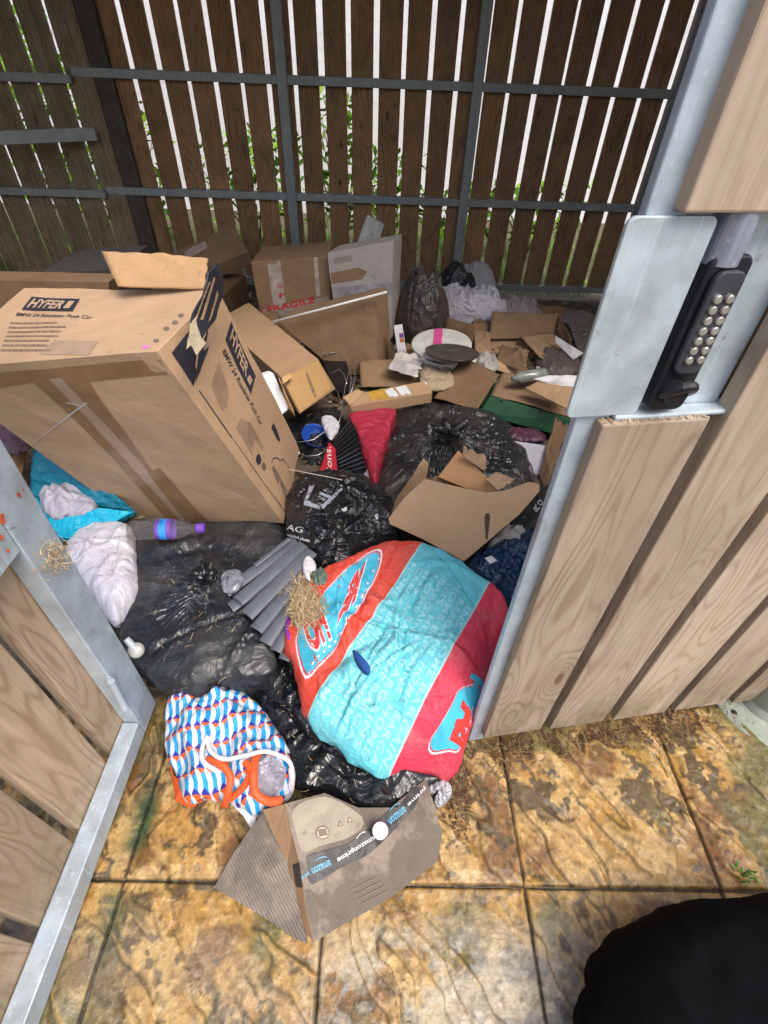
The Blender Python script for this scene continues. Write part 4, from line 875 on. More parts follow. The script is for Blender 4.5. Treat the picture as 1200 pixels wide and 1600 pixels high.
for x,y in ((783,629),(845,647)): dpl('round_hole',t,b,O,n,[(x+3.4*math.cos(q*.6283),y+4*math.sin(q*.6283)) for q in range(10)],hol)
# things below the tray
sh('leaning_board','pale grey white board leaning in the gap under the green tray',[(820,738,.16),(843,742,.16),(856,697,.24),(803,689,.24)],m_plain('pale_board',(.46,.45,.50),.6,.1),th=.006,seed=2,warp=.003,cat='board')
sh('cardboard_sheet','dark stained cardboard on edge against the gate frame, right of the pale board',[(842,742,.18),(852,770,.16),(888,668,.30),(868,655,.31)],card_dk,seed=13,tear=.03)
bag('dark_purple_bag',[(775,668),(800,680),(835,672),(850,690),(800,695),(812,735),(835,750),(800,760),(770,730),(760,690)],.05,m_film('purple_black_film',(.03,.022,.045),.35,dustf=.3),'purplish black bag squeezed between the knotted sack and the pale board',z=.17,cre=50,L=.06,nr=40,na=140,seed=31)
bag('maroon_wrapper',[(800,668),(845,676),(852,688),(820,690),(795,682)],.015,m_film('maroon_film',(.10,.03,.06),.4,dustf=.4),'maroon wrapper under the green tray','wrapper',z=.23,nr=20,na=70,cre=20,L=.03,W=.008,fold=.005)
# --- knotted black sack
bag('black_sack',[(590,790),(588,730),(598,690),(615,655),(650,638),(700,636),(760,648),(800,672),(822,705),(830,745),(810,770),(760,800),(690,810),(630,815)],.105,m_film('black_film_mid',(.022,.022,.024),.28,dust=(.10,.085,.07),dustf=.6),'big knotted black sack in the centre behind the slotted mailer','bag',z=.17,knot=(703,678,.30),radial=.045,nrad=9,cre=70,L=.16,W=.022,fold=.014,seed=5,nr=90,na=260,p=2.2,drop=.14)
mb=MB();c=G(703,676,.335)
# knot ears
for a,l in ((.4,.09),(2.0,.07),(3.4,.08),(5.2,.06)):
    P=[c+np.array([math.cos(a),math.sin(a),.5])*l*s for s in (0,.4,.8,1.0)];mb.tube(P,[.012,.02,.016,.002],7)
o=mb.build('sack_knot',blk,bpy.data.objects['black_sack'],smooth=True)
# --- red bag and black crate by it
bag('red_bag',[(547,650),(580,642),(617,640),(613,662),(602,700),(590,745),(586,760),(574,728),(560,688)],.03,m_film('red_fabric',(.45,.025,.06),.55,dust=(.3,.03,.05),dustf=.4,bump=.5),'plain crimson carrier bag folded to a point beside the knotted black sack',z=.27,nr=40,na=120,cre=40,L=.06,fold=.008,drop=.12,seed=8)
o=sh('red_packet','red packet fragment lettered in white below the blue bowl',[(497,741,.24),(528,745,.24),(524,700,.27),(514,690,.28)],m_plain('red_paper',(.42,.02,.035),.45,.15),th=.002,cat='packet',warp=.004,n=(10,10))
O=WL[o.name];text('ions.',fr(G(519,735,.258),G(517,698,.282),G(510,733,.262)),white,o,o,dirn=tuple((np.array(G(515,720,.26))-CAMP)),off=.001)
t=L('black_crate','ribbed black plastic crate on its side between the wire rack and the crimson bag','crate',G(550,720,.2));mb=MB();A=[G(517,697,.25),G(549,657,.31),G(583,728,.24),G(572,752,.20),G(526,744,.20)]
mb.prism(A,np.array([.0,.02,-1]),.04);mb.build('crate_panel',gl,t)
mb=MB()
for i in range(11):
    f=i/10;p=A[1]*(1-f)+A[2]*f;q=A[0]*(1-f)+A[4]*f+(p-(A[0]*(1-f)+A[4]*f))*.12;mb.tube([q+[0,0,.008],p+[0,0,.008]],.0035,5)
mb.build('rib',gl,t)
sheet('white_tag',[G(563,748,.235),G(584,752,.235),G(586,728,.25),G(578,726,.25)],m_plain('white_tag',(.6,.6,.7),.5),t,th=.002,n=(6,6))
# --- lettered black bag
o=bag('lettered_sack',[(446,800),(448,775),(470,752),(510,742),(560,748),(600,772),(622,800),(628,835),(605,850),(565,868),(540,893),(520,897),(490,880),(462,858),(449,835)],.09,blk,'round shiny black sack with white printed letters, in front of the knotted one','bag',z=.24,cre=70,L=.12,fold=.012,seed=6,nr=90,na=260,p=2.6,q=.5,drop=.13,radial=.012,knot=(545,790,.34))
lt=m_plain('white_ink',(.62,.62,.64),.5,.15,bump=0)
def ontop(s,o,z,a,b,c,m=lt,bold=.01,**k): return text(s,fr(G(*a,z),G(*b,z),G(*c,z)),m,o,o,dirn=tuple(G(*a,z)-CAMP),off=.0015,edge=.01,bold=bold,**k)
def pontop(nm,o,z,px,m,off=.0015,edge=.012):
    P=[G(x,y,z) for x,y in px];c=np.mean(P,0)
    return put(nm,[(p[0],p[1]) for p in P],[tuple(range(len(P)))],((0,0,z),(1,0,0),(0,1,0)),m,o,o,dirn=tuple(c-CAMP),off=off,edge=edge)
ontop('BAG',o,.30,(438,826),(472,833),(441,817));ontop('recycled plastic',o,.30,(446,838),(484,849),(447,832),bold=.02)
for q in ([(484,757),(492,757),(482,779),(476,781)],[(476,781),(500,791),(500,796),(474,789)],[(500,791),(533,762),(536,764),(505,796)],[(500,768),(520,776),(518,780),(498,772)]): pontop('printed_arrow',o,.33,q,m_plain('grey_ink',(.33,.35,.42),.5,bump=0))
pontop('printed_fleck',o,.33,[(533,796),(541,792),(543,797),(537,800)],lt);pontop('printed_fleck',o,.33,[(585,806),(590,802),(592,810),(588,812)],lt)
# loose straw stalk across it
mb=MB();mb.tube([G(441,731,.32),G(470,737,.34),G(512,745,.34),G(535,750,.34)],.0015,5);o=mb.build('thin_stick',m_plain('pale_stick',(.6,.5,.42),.7));tag(o,'thin pale stick lying over the top of the lettered black sack','stick')
# --- slotted mailer
t=L('slotted_mailer','torn tan cardboard mailer with one keyhole slot, tilted in front of the knotted sack','box',G(700,840,.2))
A=[G(603,816,.30),G(634,776,.35),G(664,748,.385),G(700,757,.39),G(760,770,.39),G(790,766,.395),(G(826,753,.405)),G(842,757,.405),G(843,767,.395),G(812,803,.36),G(725,877,.27),G(660,842,.285)]
b=facet('mailer_front',A,[tuple(range(12))],card_l,t,th=.004,cuts=5,noise=.004,seed=5,uax=A[4]-A[2])
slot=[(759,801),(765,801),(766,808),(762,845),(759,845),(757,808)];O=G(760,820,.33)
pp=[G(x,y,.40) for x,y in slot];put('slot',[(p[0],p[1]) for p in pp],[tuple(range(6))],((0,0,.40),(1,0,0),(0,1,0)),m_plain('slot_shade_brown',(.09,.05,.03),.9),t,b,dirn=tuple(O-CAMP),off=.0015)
pp=[G(x,y,.40) for x,y in [(758,812),(759,812),(761,843),(760,843)]]
facet('mailer_side',[G(603,816,.30),G(634,776,.35),G(664,748,.385),G(670,724,.36),(G(662,716,.36)),(G(640,748,.33)),G(612,790,.27)],[(0,1,2,3,4,5,6)],card,t,th=.004,cuts=4,noise=.004)
facet('inner_tray',[G(664,748,.37),G(690,742,.355),G(745,775,.33),G(790,766,.36),G(725,830,.25),G(650,800,.25)],[tuple(range(6))],card_d,t,th=.003,cuts=4)
K={(0,0,0):G(684,745,.37),(1,0,0):G(757,775,.36),(1,0,1):G(782,764,.40),(0,0,1):G(716,703,.43)}
dd=np.array([.02,.06,-.10]);
for k_,v in list(K.items()): K[(k_[0],1,k_[2])]=v+dd
t2,b=card_box('small_carton','little orange brown carton sitting inside the slotted mailer',K,m_card('orange_cardboard',(.55,.30,.14),.2,.3),14,th=.003)
sh('card_scrap','torn corrugated scrap sticking up behind the little orange brown carton',[(722,712,.44),(758,738,.42),(761,716,.45),(724,697,.47)],card,seed=5,tear=.02,n=(14,14),warp=.008)
sh('card_scrap','crumpled pale card scrap on the right edge of the little orange brown carton',[(757,748,.42),(778,766,.40),(804,750,.42),(776,737,.44)],card_l,seed=6,tear=.01,n=(14,14),warp=.014)
# --- right edge, behind the gate frame
o=bag('black_cloth',[(795,812),(822,785),(850,762),(885,745),(900,800),(880,850),(840,850),(812,835)],.03,m_film('black_cloth',(.016,.016,.018),.6,dustf=.2),'black printed cloth with pale letters squeezed against the gate frame','cloth',z=.24,nr=40,na=120,cre=40,L=.06,fold=.008,seed=9)
ontop('R',o,.28,(844,794),(836,787),(838,800));ontop('O',o,.28,(850,786),(843,780),(845,791))
bag('white_carrier',[(762,862),(775,835),(800,805),(822,800),(832,815),(822,850),(800,865)],.03,wfilm_d,'small dirty white carrier bag tucked under the tilted mailer on the right',z=.22,nr=40,na=110,cre=40,L=.05,fold=.01,seed=12)
o=bag('blue_sack',[(728,885),(755,862),(795,846),(830,832),(860,830),(850,890),(820,940),(795,950),(760,910)],.05,m_film('navy_film',(.012,.045,.10),.18,dustf=.12,bump=.8),'shiny navy blue sack beside the closed gate frame, behind the turquoise and red bag','bag',z=.22,nr=60,na=180,cre=70,L=.08,fold=.014,seed=10)
pontop('white_label',o,.27,[(757,872),(768,868),(777,876),(766,881)],white)
o=bag('dark_film',[(740,890),(800,900),(830,930),(815,985),(790,960),(765,925)],.03,blk,'dark plastic film below the navy sack beside the gate frame','film',z=.14,nr=30,na=100,cre=40,L=.05,fold=.01,seed=13)
# --- left group
t=L('teal_bag','teal shopping bag gaping open under the leaning huge carton at the left','bag',G(120,790,.1))
bag('bag_body',[(44,770),(48,715),(70,680),(120,715),(170,765),(212,800),(165,826),(120,842),(85,842),(60,810)],.015,m_film('teal_fabric',(.0,.26,.38),.5,dust=(.0,.14,.2),dustf=.6,bump=.5),parent=t,z=.17,nr=50,na=160,cre=60,L=.08,fold=.010,seed=14)
facet('bag_rim',[G(52,765,.25),G(75,808,.24),(G(120,806,.25)),G(156,793,.26),(G(207,800,.24)),G(165,824,.20),G(115,842,.19),G(80,838,.19),G(45,800,.20)],[tuple(range(9))],m_film('teal_fabric_light',(.0,.42,.62),.45,dust=(.0,.3,.5),dustf=.3,bump=.6),t,th=.002,cuts=4,noise=.014,seed=3)
sheet('bag_back',[G(48,775,.25),G(208,800,.24),G(205,792,.25),G(58,692,.42)],m_film('teal_fabric_dark',(.0,.17,.26),.5,dust=(.0,.1,.14),dustf=.5),t,th=.002,n=(26,20),warp=.02,seed=4)
bag('white_carrier',[(60,770),(70,750),(110,748),(140,758),(152,785),(150,803),(115,808),(75,806)],.05,m_film('lilac_film',(.42,.40,.46),.4,dust=(.3,.27,.3),dustf=.3,bump=.5),'greyish white carrier bag inside the teal bag',z=.24,nr=50,na=150,cre=50,L=.07,fold=.010,seed=15)
bag('white_carrier',[(100,875),(112,845),(140,825),(175,818),(207,826),(214,870),(218,925),(200,962),(180,980),(150,945),(120,905)],.06,wfilm,'clean bright white carrier bag bulging out beside the left gate frame',z=.20,nr=80,na=240,cre=60,L=.12,W=.016,fold=.008,seed=16,knot=(170,880,.3),radial=.008,p=3)
sh('cardboard_sheet','brown cardboard edge at the far left under the huge carton',[(-30,800,.35),(30,770,.30),(45,690,.34),(-20,660,.40)],card_d,seed=16)
bag('purple_cloth',[(-20,690),(-10,640),(12,650),(40,692),(48,700),(25,710),(0,700)],.02,m_film('plum_cloth',(.07,.03,.06),.8,dustf=.3),'dark plum cloth at the far left edge under the huge carton','cloth',z=.42,nr=20,na=70,cre=20,L=.04,fold=.006,seed=17)
# crates behind the big carton
K=upbox([(60,428),(182,420),(186,452),(60,452)],2.1,.35,.2);card_box('dark_crate','dark box just showing behind the huge carton at the left',K,m_plain('sooty_card',(.035,.03,.028),.8,.3),17)  # dark box in one even near-black tone
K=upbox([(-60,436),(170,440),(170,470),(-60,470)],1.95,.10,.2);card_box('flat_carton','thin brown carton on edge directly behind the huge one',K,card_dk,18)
# --- left black sack
blk2b=m_film('black_film_flat',(.016,.018,.023),.34,dust=(.10,.095,.09),dustf=.6,bump=.34,sc=.9)
bag('black_sack',[(186,1000),(192,950),(205,880),(212,835),(240,822),(300,822),(360,818),(430,820),(452,840),(465,880),(440,930),(420,980),(430,1035),(400,1065),(340,1068),(280,1075),(225,1060)],.055,blk2b,'very large flat dusty black sack on the left, its knot tied in the middle','bag',z=.17,knot=(325,905,.27),cre=46,L=.26,W=.03,fold=.012,seed=3,nr=110,na=320,p=3.2,q=.45,drop=.16,amp=.011,radial=.012,nrad=6)
mb=MB();c=G(322,905,.275);r_=random.Random(4)
for i in range(7):
    a=r_.uniform(0,6.3);P=[c+np.array([math.cos(a),math.sin(a),.7])*.045*s*r_.uniform(.6,1.2) for s in (0,.4,.8,1.)];mb.tube(P,[.010,.014,.010,.002],7)
mb.build('sack_knot',blk3,bpy.data.objects['black_sack.001'],smooth=True)
o=bag('clear_bag_piece',[(345,905),(352,893),(372,890),(382,905),(370,925),(350,925)],.012,m_film('grey_clear_film',(.20,.21,.24),.2,dustf=.4,bump=.7),'small scrap of cloudy clear film at the left end of the grey channels','film',z=.285,nr=16,na=50,cre=14,L=.02,W=.006,fold=.005)
# --- bottle
t=L('plastic_bottle','clear empty drink bottle with a purple cap lying on the large dusty black sack','bottle',G(260,828,.27))
A,B=G(203,829,.29),G(318,825,.29);ax=(B-A);Lb=np.linalg.norm(ax);ax/=Lb
pet=NT('clear_pet');pet=pet.out((.86,.88,.92),.08,None,Transmission_Weight=.92,IOR=1.2,Alpha=.4)
mb=MB();pr_=[(.001,0),(.030,0),(.034,.012)];
for i in range(9): f=.02+.011*i;pr_+=[(.0345,f),(.032,f+.0055)]
pr_+=[(.035,.125),(.035,.165),(.030,.19),(.016,.215),(.014,.232)];s_=Lb/.262;pr_=[(a*.95,b*s_) for a,b in pr_];lathe(mb,A,pr_,32,ax);mb.build('bottle_body',pet,t,smooth=True)
mb=MB();lathe(mb,A,[(.0345,.098*s_),(.0348,.104*s_),(.0348,.150*s_),(.0345,.153*s_)],32,ax);mb.build('wrap_label',m_plain('purple_label',(.16,.06,.35),.35,.3,bump=0),t,smooth=True)
mb=MB();lathe(mb,A,[(.0352,.112*s_),(.0352,.138*s_)],32,ax);o=mb.build('blue_print',m_plain('blue_label',(.03,.25,.65),.35,.4,bump=0),t,smooth=True)
mb=MB();lathe(mb,A,[(.001,.238*s_),(.016,.238*s_),(.0165,.262*s_),(.014,.266*s_),(.001,.266*s_)],24,ax);mb.build('cap',m_plain('purple_cap',(.17,.06,.42),.35,.1),t,smooth=False)
# nozzle piece at left frame
t=L('pump_nozzle','small cloudy white pump nozzle on the black sack beside the left gate frame','nozzle',G(212,1015,.2));mb=MB();c=G(213,1016,.25);lathe(mb,c,[(.001,-.02),(.015,-.02),(.017,-.012),(.017,-.004),(.021,-.002),(.021,.006),(.014,.010),(.001,.010)],28,ax=(.3,-.5,.8));mb.build('nozzle_base',m_plain('cloudy_plastic',(.34,.34,.30),.3,.15),t,smooth=True)
mb=MB();mb.tube([c,c+(G(197,998,.28)-c)*1.0],[.010,.009],16);mb.build('nozzle_tube',m_plain('cloudy_blue_plastic',(.42,.48,.52),.25,.1),t,smooth=False)
# --- grey channel sections
chn=m_plain('slate_grey_plastic',(.11,.122,.145),.42,.18,bump=.1)
proto=None
def channel(A,B,rad,roll):
    A,B=np.array(A),np.array(B);ax=B-A;l=np.linalg.norm(ax);ax/=l;u=np.cross(ax,[0,0,1]);u/=np.linalg.norm(u);v=np.cross(u,ax);V=[];N=12
    for s in (0,1):
        for r_ in (rad,rad-.002):
            for i in range(N+1):
                a=R(-10+200*i/N)+roll;V.append(A+ax*l*s+u*math.cos(a)*r_+v*math.sin(a)*r_*.4)
    n=N+1;Fc=[]
    for i in range(N): Fc+=[(i,i+1,2*n+i+1,2*n+i),(n+i+1,n+i,3*n+i,3*n+i+1),(i+1,i,n+i,n+i+1),(2*n+i,2*n+i+1,3*n+i+1,3*n+i)]
    Fc+=[(0,2*n,3*n,n),(N,n+N,3*n+N,2*n+N)]
    mb=MB();mb.add(V,Fc);return mb.build('plastic_channel',chn)
chs=[((462,846,.30),(352,926,.275),.016,.1,'uppermost and furthest left of the fanned grey plastic channels'),((474,852,.31),(372,940,.29),.017,-.1,'second grey plastic channel from the upper left of the fan, its end notched'),((470,872,.29),(360,950,.26),.015,.3,'grey plastic channel lying lowest in the stack under the second one'),((486,862,.315),(385,962,.285),.018,.05,'broad grey plastic channel in the middle of the fan'),((486,880,.30),(400,985,.265),.017,-.1,'grey plastic channel just right of the broad middle one'),((484,900,.285),(414,1006,.235),.016,.1,'longest grey plastic channel, reaching down past the middle of the fan'),((476,930,.26),(430,1018,.215),.014,.2,'grey plastic channel tucked against the straw clump'),((484,945,.24),(444,1032,.19),.014,.0,'rightmost and lowest grey plastic channel with a dirty end'),((452,842,.32),(398,884,.30),.006,.0,'very thin grey plastic strip above the fan of channels')]
for A,B,r_,ro,lb in chs: tag(channel(G(*A),G(*B),r_*1.35,ro),lb,'channel','grey plastic channels fanned out beside the straw')
# straw nest, tissue, purple scrap
rs=np.random.default_rng(8)
bag('straw_clump',[(452,945),(462,912),(485,900),(510,905),(512,935),(490,965),(470,985),(455,975)],.03,m_plain('straw_mat',(.30,.20,.10),.95,.5,bump=1.),'matted golden straw clump between the grey channels and the turquoise and red bag','straw',z=.27,nr=26,na=80,cre=40,L=.02,W=.006,fold=.008,seed=19)
pts=[G(483+rs.normal(0,14),938+rs.normal(0,20),.305+rs.uniform(-.008,.012)) for _ in range(1500)]
blades('straw_stalks',pts,straw,(.012,.040),.0009,seed=11,parent=bpy.data.objects['straw_clump'],flat=.7,curl=1.8)
bag('white_tissue',[(473,882),(480,868),(490,875),(494,888),(485,895),(484,908),(476,900)],.012,m_plain('tissue_white',(.66,.64,.64),.9,.1),'torn bit of white tissue above the straw clump','tissue',z=.32,nr=14,na=50,cre=16,L=.015,W=.005,fold=.004,seed=20)
bag('green_scrap',[(488,896),(505,888),(516,900),(508,915),(492,912)],.012,m_film('dull_green_film',(.10,.15,.12),.5,dustf=.5),'dull green plastic scrap between the tissue and the turquoise and red bag','scrap',z=.315,nr=14,na=50,cre=10,L=.02,W=.005,fold=.004,seed=24)
bag('purple_scrap',[(446,968),(450,962),(456,975),(468,985),(462,997),(449,998)],.008,m_film('magenta_film',(.30,.03,.36),.4,dustf=.2),'bright purple plastic scrap below the straw clump','scrap',z=.255,nr=12,na=40,cre=10,L=.015,W=.004,fold=.003,seed=25)
# --- black sack under everything in front
bag('black_sack',[(395,1075),(420,1030),(445,1020),(465,1060),(490,1125),(545,1185),(605,1212),(690,1216),(665,1234),(610,1262),(570,1272),(520,1245),(480,1240),(458,1225),(452,1190),(425,1130)],.035,blk3,'shiny wrinkled black sack spilling out between the patterned bag and the turquoise and red bag','bag',z=.045,knot=(515,1190,.09),cre=60,L=.14,W=.018,fold=.009,seed=31,nr=110,na=320,p=2.8,q=.5,drop=.06)
bag('black_sack',[(400,1060),(420,1000),(470,985),(500,1020),(540,1110),(600,1180),(570,1200),(510,1180),(450,1120)],.05,blk3,'black sack underneath the turquoise and red bag, only its crumpled side showing','bag',z=.07,cre=60,L=.12,W=.016,fold=.010,seed=37,nr=70,na=200,p=2.2,drop=.1)
# --- blanket bag
def bandmat():
    t=NT('banded_fabric');uv=t.n('UVMap').outputs[0];sp=t.n('SeparateXYZ');t.l(uv,sp.inputs[0]);u=sp.outputs[0];v=sp.outputs[1];o=t.coord()
    wob=t.math('MULTIPLY_ADD',t.noise(o,8,2),.03,-.015);uu=t.math('ADD',u,wob)
    blue=t.mix(t.noise(o,30,3),(.09,.49,.57),(.17,.60,.67));red=t.mix(t.noise(o,12,3),(.62,.045,.03),(.72,.09,.05));pink=t.mix(t.noise(o,12,3),(.62,.03,.06),(.72,.06,.11))
    c=t.mix(t.math('GREATER_THAN',uu,0),red,blue);c=t.mix(t.math('GREATER_THAN',uu,1),c,pink)
    e=t.math('MINIMUM',t.math('ABSOLUTE',uu),t.math('ABSOLUTE',t.math('SUBTRACT',uu,1)));c=t.mix(t.math('LESS_THAN',e,.012),c,(.35,.62,.62))
    d1=t.noise(o,7,6,.7);c=t.mix(t.ramp(d1,[(.5,0.),(.75,.4)]),c,(.22,.24,.22))
    n1=t.noise(o,26,4,.6,1.5);n2=t.noise(o,70,4,.6,1.);vv=t.n('TexVoronoi',feature='DISTANCE_TO_EDGE');vv.inputs['Scale'].default_value=34;t.l(o,vv.inputs['Vector']);ed=t.ramp(vv.outputs['Distance'],[(0.,1.),(.2,0.)])
    nn_=t.bump(n1,.55,.012);nn_=t.bump(ed,.22,.004,nn_);nn_=t.bump(n2,.25,.004,nn_)
    return t.out(c,.5,nn_,Specular_IOR_Level=.35)
z0=.36;TL,BL,BR,TR=[G(x,y,z)[:2] for x,y,z in ((652,856,.37),(482,1118,.20),(600,1211,.10),(757,930,.35))]
Mx=np.array([(TR-TL+BR-BL)/2,(BL-TL)]).T;Mi=np.linalg.inv(Mx)
o=bag('blanket_bag',[(445,1010,.22),(458,955,.26),(475,925,.28),(520,885,.31),(580,858,.33),(645,848,.34),(700,868,.34),(755,905,.33),(788,940,.31),(786,985,.27),(768,1050,.21),(745,1110,.14),(715,1200,.05),(690,1216,.03),(640,1216,.04),(600,1211,.08),(545,1190,.12),(500,1150,.15),(480,1118,.175),(462,1070,.20),(455,1035,.21)],.07,bandmat(),'puffy turquoise bag with red and pink side bands printed all over with words','bag',z=.25,nr=130,na=380,cre=80,L=.14,W=.016,fold=.011,seed=33,p=4.2,q=.5,drop=.05,uvf=lambda P:(P[...,:2]-TL)@Mi.T)
bb=o
def BF(u,v,z=.6): q=TL+Mx@np.array([u,v]);return np.array([q[0],q[1],z])
def btext(s,a,b_,c,mat,**k):
    A,B,C_=BF(*a),BF(*b_),BF(*c);return text(s,(A,B-A,C_-A),mat,bb,bb,dirn=(0,0,-1),off=.0012,edge=.012,**k)
pale=m_plain('pale_turquoise_print',(.28,.64,.70),.5,.1,bump=0)
rt=random.Random(5);words='HOME BARGAINS  '
for k in range(9):
    u=.03+.108*k;sft=(k*5)%len(words);s=(words*3)[sft:sft+20]
    v0=-.0+rt.uniform(0,.03)+(.05 if k>6 else 0)
    btext(s,(u,v0+.06),(u,.97),(u+.078,v0+.06),pale,bold=.03,space=1.15)
def bpoly(nm,P,mat,off=.0012): 
    Q=[BF(*p) for p in P];return put(nm,[(q[0],q[1]) for q in Q],[tuple(range(len(Q)))],((0,0,.6),(1,0,0),(0,1,0)),mat,bb,bb,off=off,edge=.012)
def px2uv(x,y,z): return tuple(Mi@(G(x,y,z)[:2]-TL))
lw=m_plain('logo_white',(.66,.64,.68),.5,.05,bump=0);lb_=m_plain('logo_blue',(.05,.42,.58),.5,.1,bump=0);lr=m_plain('logo_red',(.60,.035,.03),.5,.1,bump=0)
def grow(P,f):
    c=np.mean(P,0);return [tuple(c+(np.array(p)-c)*f) for p in P]
logo=[(463,980),(467,1010),(476,1038),(486,1040),(520,1000),(535,965),(560,930),(588,885),(592,862),(575,865),(545,885),(515,910),(490,940),(470,960)]
Lz=lambda p:.33+.03*(p[0]-460)/130-.05*max(0,(p[1]-960)/80)
Lg=[px2uv(x,y,Lz((x,y))) for x,y in logo]
def sm(P,k=3):
    P=[np.array(p) for p in P];return [tuple(q) for q in outline([(*p,0) for p in P],len(P)*k)[:,:2]]
bpoly('logo_outline',sm(grow(Lg,1.07)),lw,.0010);bpoly('logo_outline',sm(grow(Lg,1.03)),lr,.0016);bpoly('logo_panel',sm(Lg),lb_,.0022)
def lt_(s,a,b_,c,m=lr,off=.0034,bold=.06):
    A,B,C_=[BF(*px2uv(x,y,Lz((x,y)))) for x,y in (a,b_,c)];return text(s,(A,B-A,C_-A),m,bb,bb,dirn=(0,0,-1),off=off,edge=.010,bold=bold,name='logo_letters')
lt_('HO',(519,985),(487,1020),(497,930),lw,.0028,.09);lt_('ME',(556,925),(524,965),(575,868),lw,.0028,.09)
lt_('HO',(517,982),(488,1014),(496,934));lt_('ME',(554,925),(526,960),(572,872))
for i in range(13):
    f=i/12;x=488+(592-488)*f;y=1028+(868-1028)*f+12*math.sin(f*3.1);u,v=px2uv(x,y,Lz((x,y)));bpoly('logo_dot',[(u+.012*math.cos(q*.785),v+.009*math.sin(q*.785)) for q in range(8)],lw,.0036)
log2=[(672,1165),(676,1178),(700,1176),(716,1172),(728,1140),(745,1100),(752,1075),(738,1075),(715,1088),(705,1110),(690,1138)]
Lz2=lambda p:.10+.12*(1180-p[1])/110
L2=[px2uv(x,y,Lz2((x,y))) for x,y in log2];bpoly('logo_outline',sm(grow(L2,1.08)),lw,.0010);bpoly('logo_outline',sm(grow(L2,1.035)),lr,.0016);bpoly('logo_panel',sm(L2),lb_,.0022)
for (a,b_,c,s) in (((700,1165),(722,1098),(740,1168),'BA'),):
    A,B,C_=[BF(*px2uv(x,y,Lz2((x,y)))) for x,y in (a,b_,c)];text(s,(A,B-A,C_-A),lr,bb,bb,off=.0034,edge=.01,bold=.07,name='logo_letters')
A,B,C_=[BF(*px2uv(x,y,.26)) for x,y in ((728,1068),(738,1048),(752,1075))];text('H',(A,B-A,C_-A),lb_,bb,bb,off=.002,edge=.01,bold=.05,name='logo_letters')
sack_c=G(563,1032,.40);o=bag('navy_rag',[(551,1016),(560,1020),(577,1040),(577,1050),(568,1047),(556,1032)],.008,m_plain('navy_knit',(.012,.07,.26),.85,.3,bump=1.),'small royal blue knitted rag lying on the turquoise part of the bag','rag',z=.415,nr=12,na=40,cre=6,L=.01,W=.003,fold=.002,seed=3,drop=.02)
# --- patterned bag
def prism_mat():
    t=NT('zigzag_print');uv=t.n('UVMap').outputs[0];sp=t.n('SeparateXYZ');t.l(uv,sp.inputs[0]);u,v=sp.outputs[0],sp.outputs[1];o=t.coord()
    fu=t.math('FRACT',u);fv=t.math('FRACT',v);bl=(.02,.31,.68);wh=(.66,.70,.74);nb=(.03,.035,.32);og=(.80,.13,.03)
    # slanted prism bands: the edge between blue and white leans within each row
    half=t.math('FRACT',t.math('MULTIPLY',u,2));k=t.math('MULTIPLY',t.math('ABSOLUTE',t.math('SUBTRACT',fv,.5)),.35)
    base=t.mix(t.math('GREATER_THAN',t.math('FRACT',t.math('ADD',u,k)),.5),wh,bl)
    dx=t.math('ABSOLUTE',t.math('SUBTRACT',fu,.5));dv=t.math('SUBTRACT',t.math('FRACT',t.math('ADD',v,.5)),.5)
    dia=t.math('ADD',t.math('MULTIPLY',dx,2.1),t.math('MULTIPLY',t.math('ABSOLUTE',dv),4.2));ins=t.math('LESS_THAN',dia,.98)
    c=t.mix(ins,base,t.mix(t.math('GREATER_THAN',dv,0),og,nb))
    n1=t.noise(o,30,4,.6,1.2);return t.out(c,.42,t.bump(n1,.5,.01),Specular_IOR_Level=.4)
PO,PX,PY_=G(270,1240,.10)[:2],G(440,1240,.10)[:2],G(270,1065,.12)[:2]
Mp=np.linalg.inv(np.array([PX-PO,PY_-PO]).T)
def puv(P):
    q=(P[...,:2]-PO)@Mp.T;u,v=q[...,0],q[...,1];w_=.35*np.sin(v*3.2+.4)
    return np.stack([u*11.5+w_*1.2,v*6.0-u*1.6+.4*np.sin(u*4)],-1)
pt=L('patterned_bag','shopping bag printed with a zigzag of blue, white and orange, lying open with orange handles','bag',G(350,1170,.0))
b=bag('bag_body',[(266,1085),(270,1064),(300,1056),(345,1062),(390,1090),(430,1135),(452,1180),(457,1200),(452,1235),(435,1252),(415,1262),(398,1275),(352,1250),(300,1256),(285,1238),(268,1200),(258,1160),(258,1120)],.085,prism_mat(),parent=pt,z=.05,nr=110,na=300,cre=50,L=.13,W=.022,fold=.020,seed=41,p=2.3,q=.5,drop=.05,uvf=puv,knot=(345,1150,.1))
og=m_film('orange_webbing',(.72,.10,.02),.55,dust=(.6,.08,.02),dustf=.2,bump=.2)
def ptop(nm,px,m,off=.002,z=.25):
    P=[G(x,y,z) for x,y in px];c=np.mean(P,0);return put(nm,[(p[0],p[1]) for p in P],[tuple(range(len(P)))],((0,0,z),(1,0,0),(0,1,0)),m,pt,b,dirn=tuple(c-CAMP),off=off,edge=.012)
gryf=m_film('grey_lilac_film',(.30,.28,.33),.2,dustf=.15,bump=.7);wht=m_plain('white_piping',(.70,.72,.76),.5,.05)
ptop('bag_lining',[(368,1178),(395,1172),(420,1176),(440,1188),(452,1200),(448,1235),(425,1255),(400,1240),(395,1215),(380,1195)],gryf,.003)
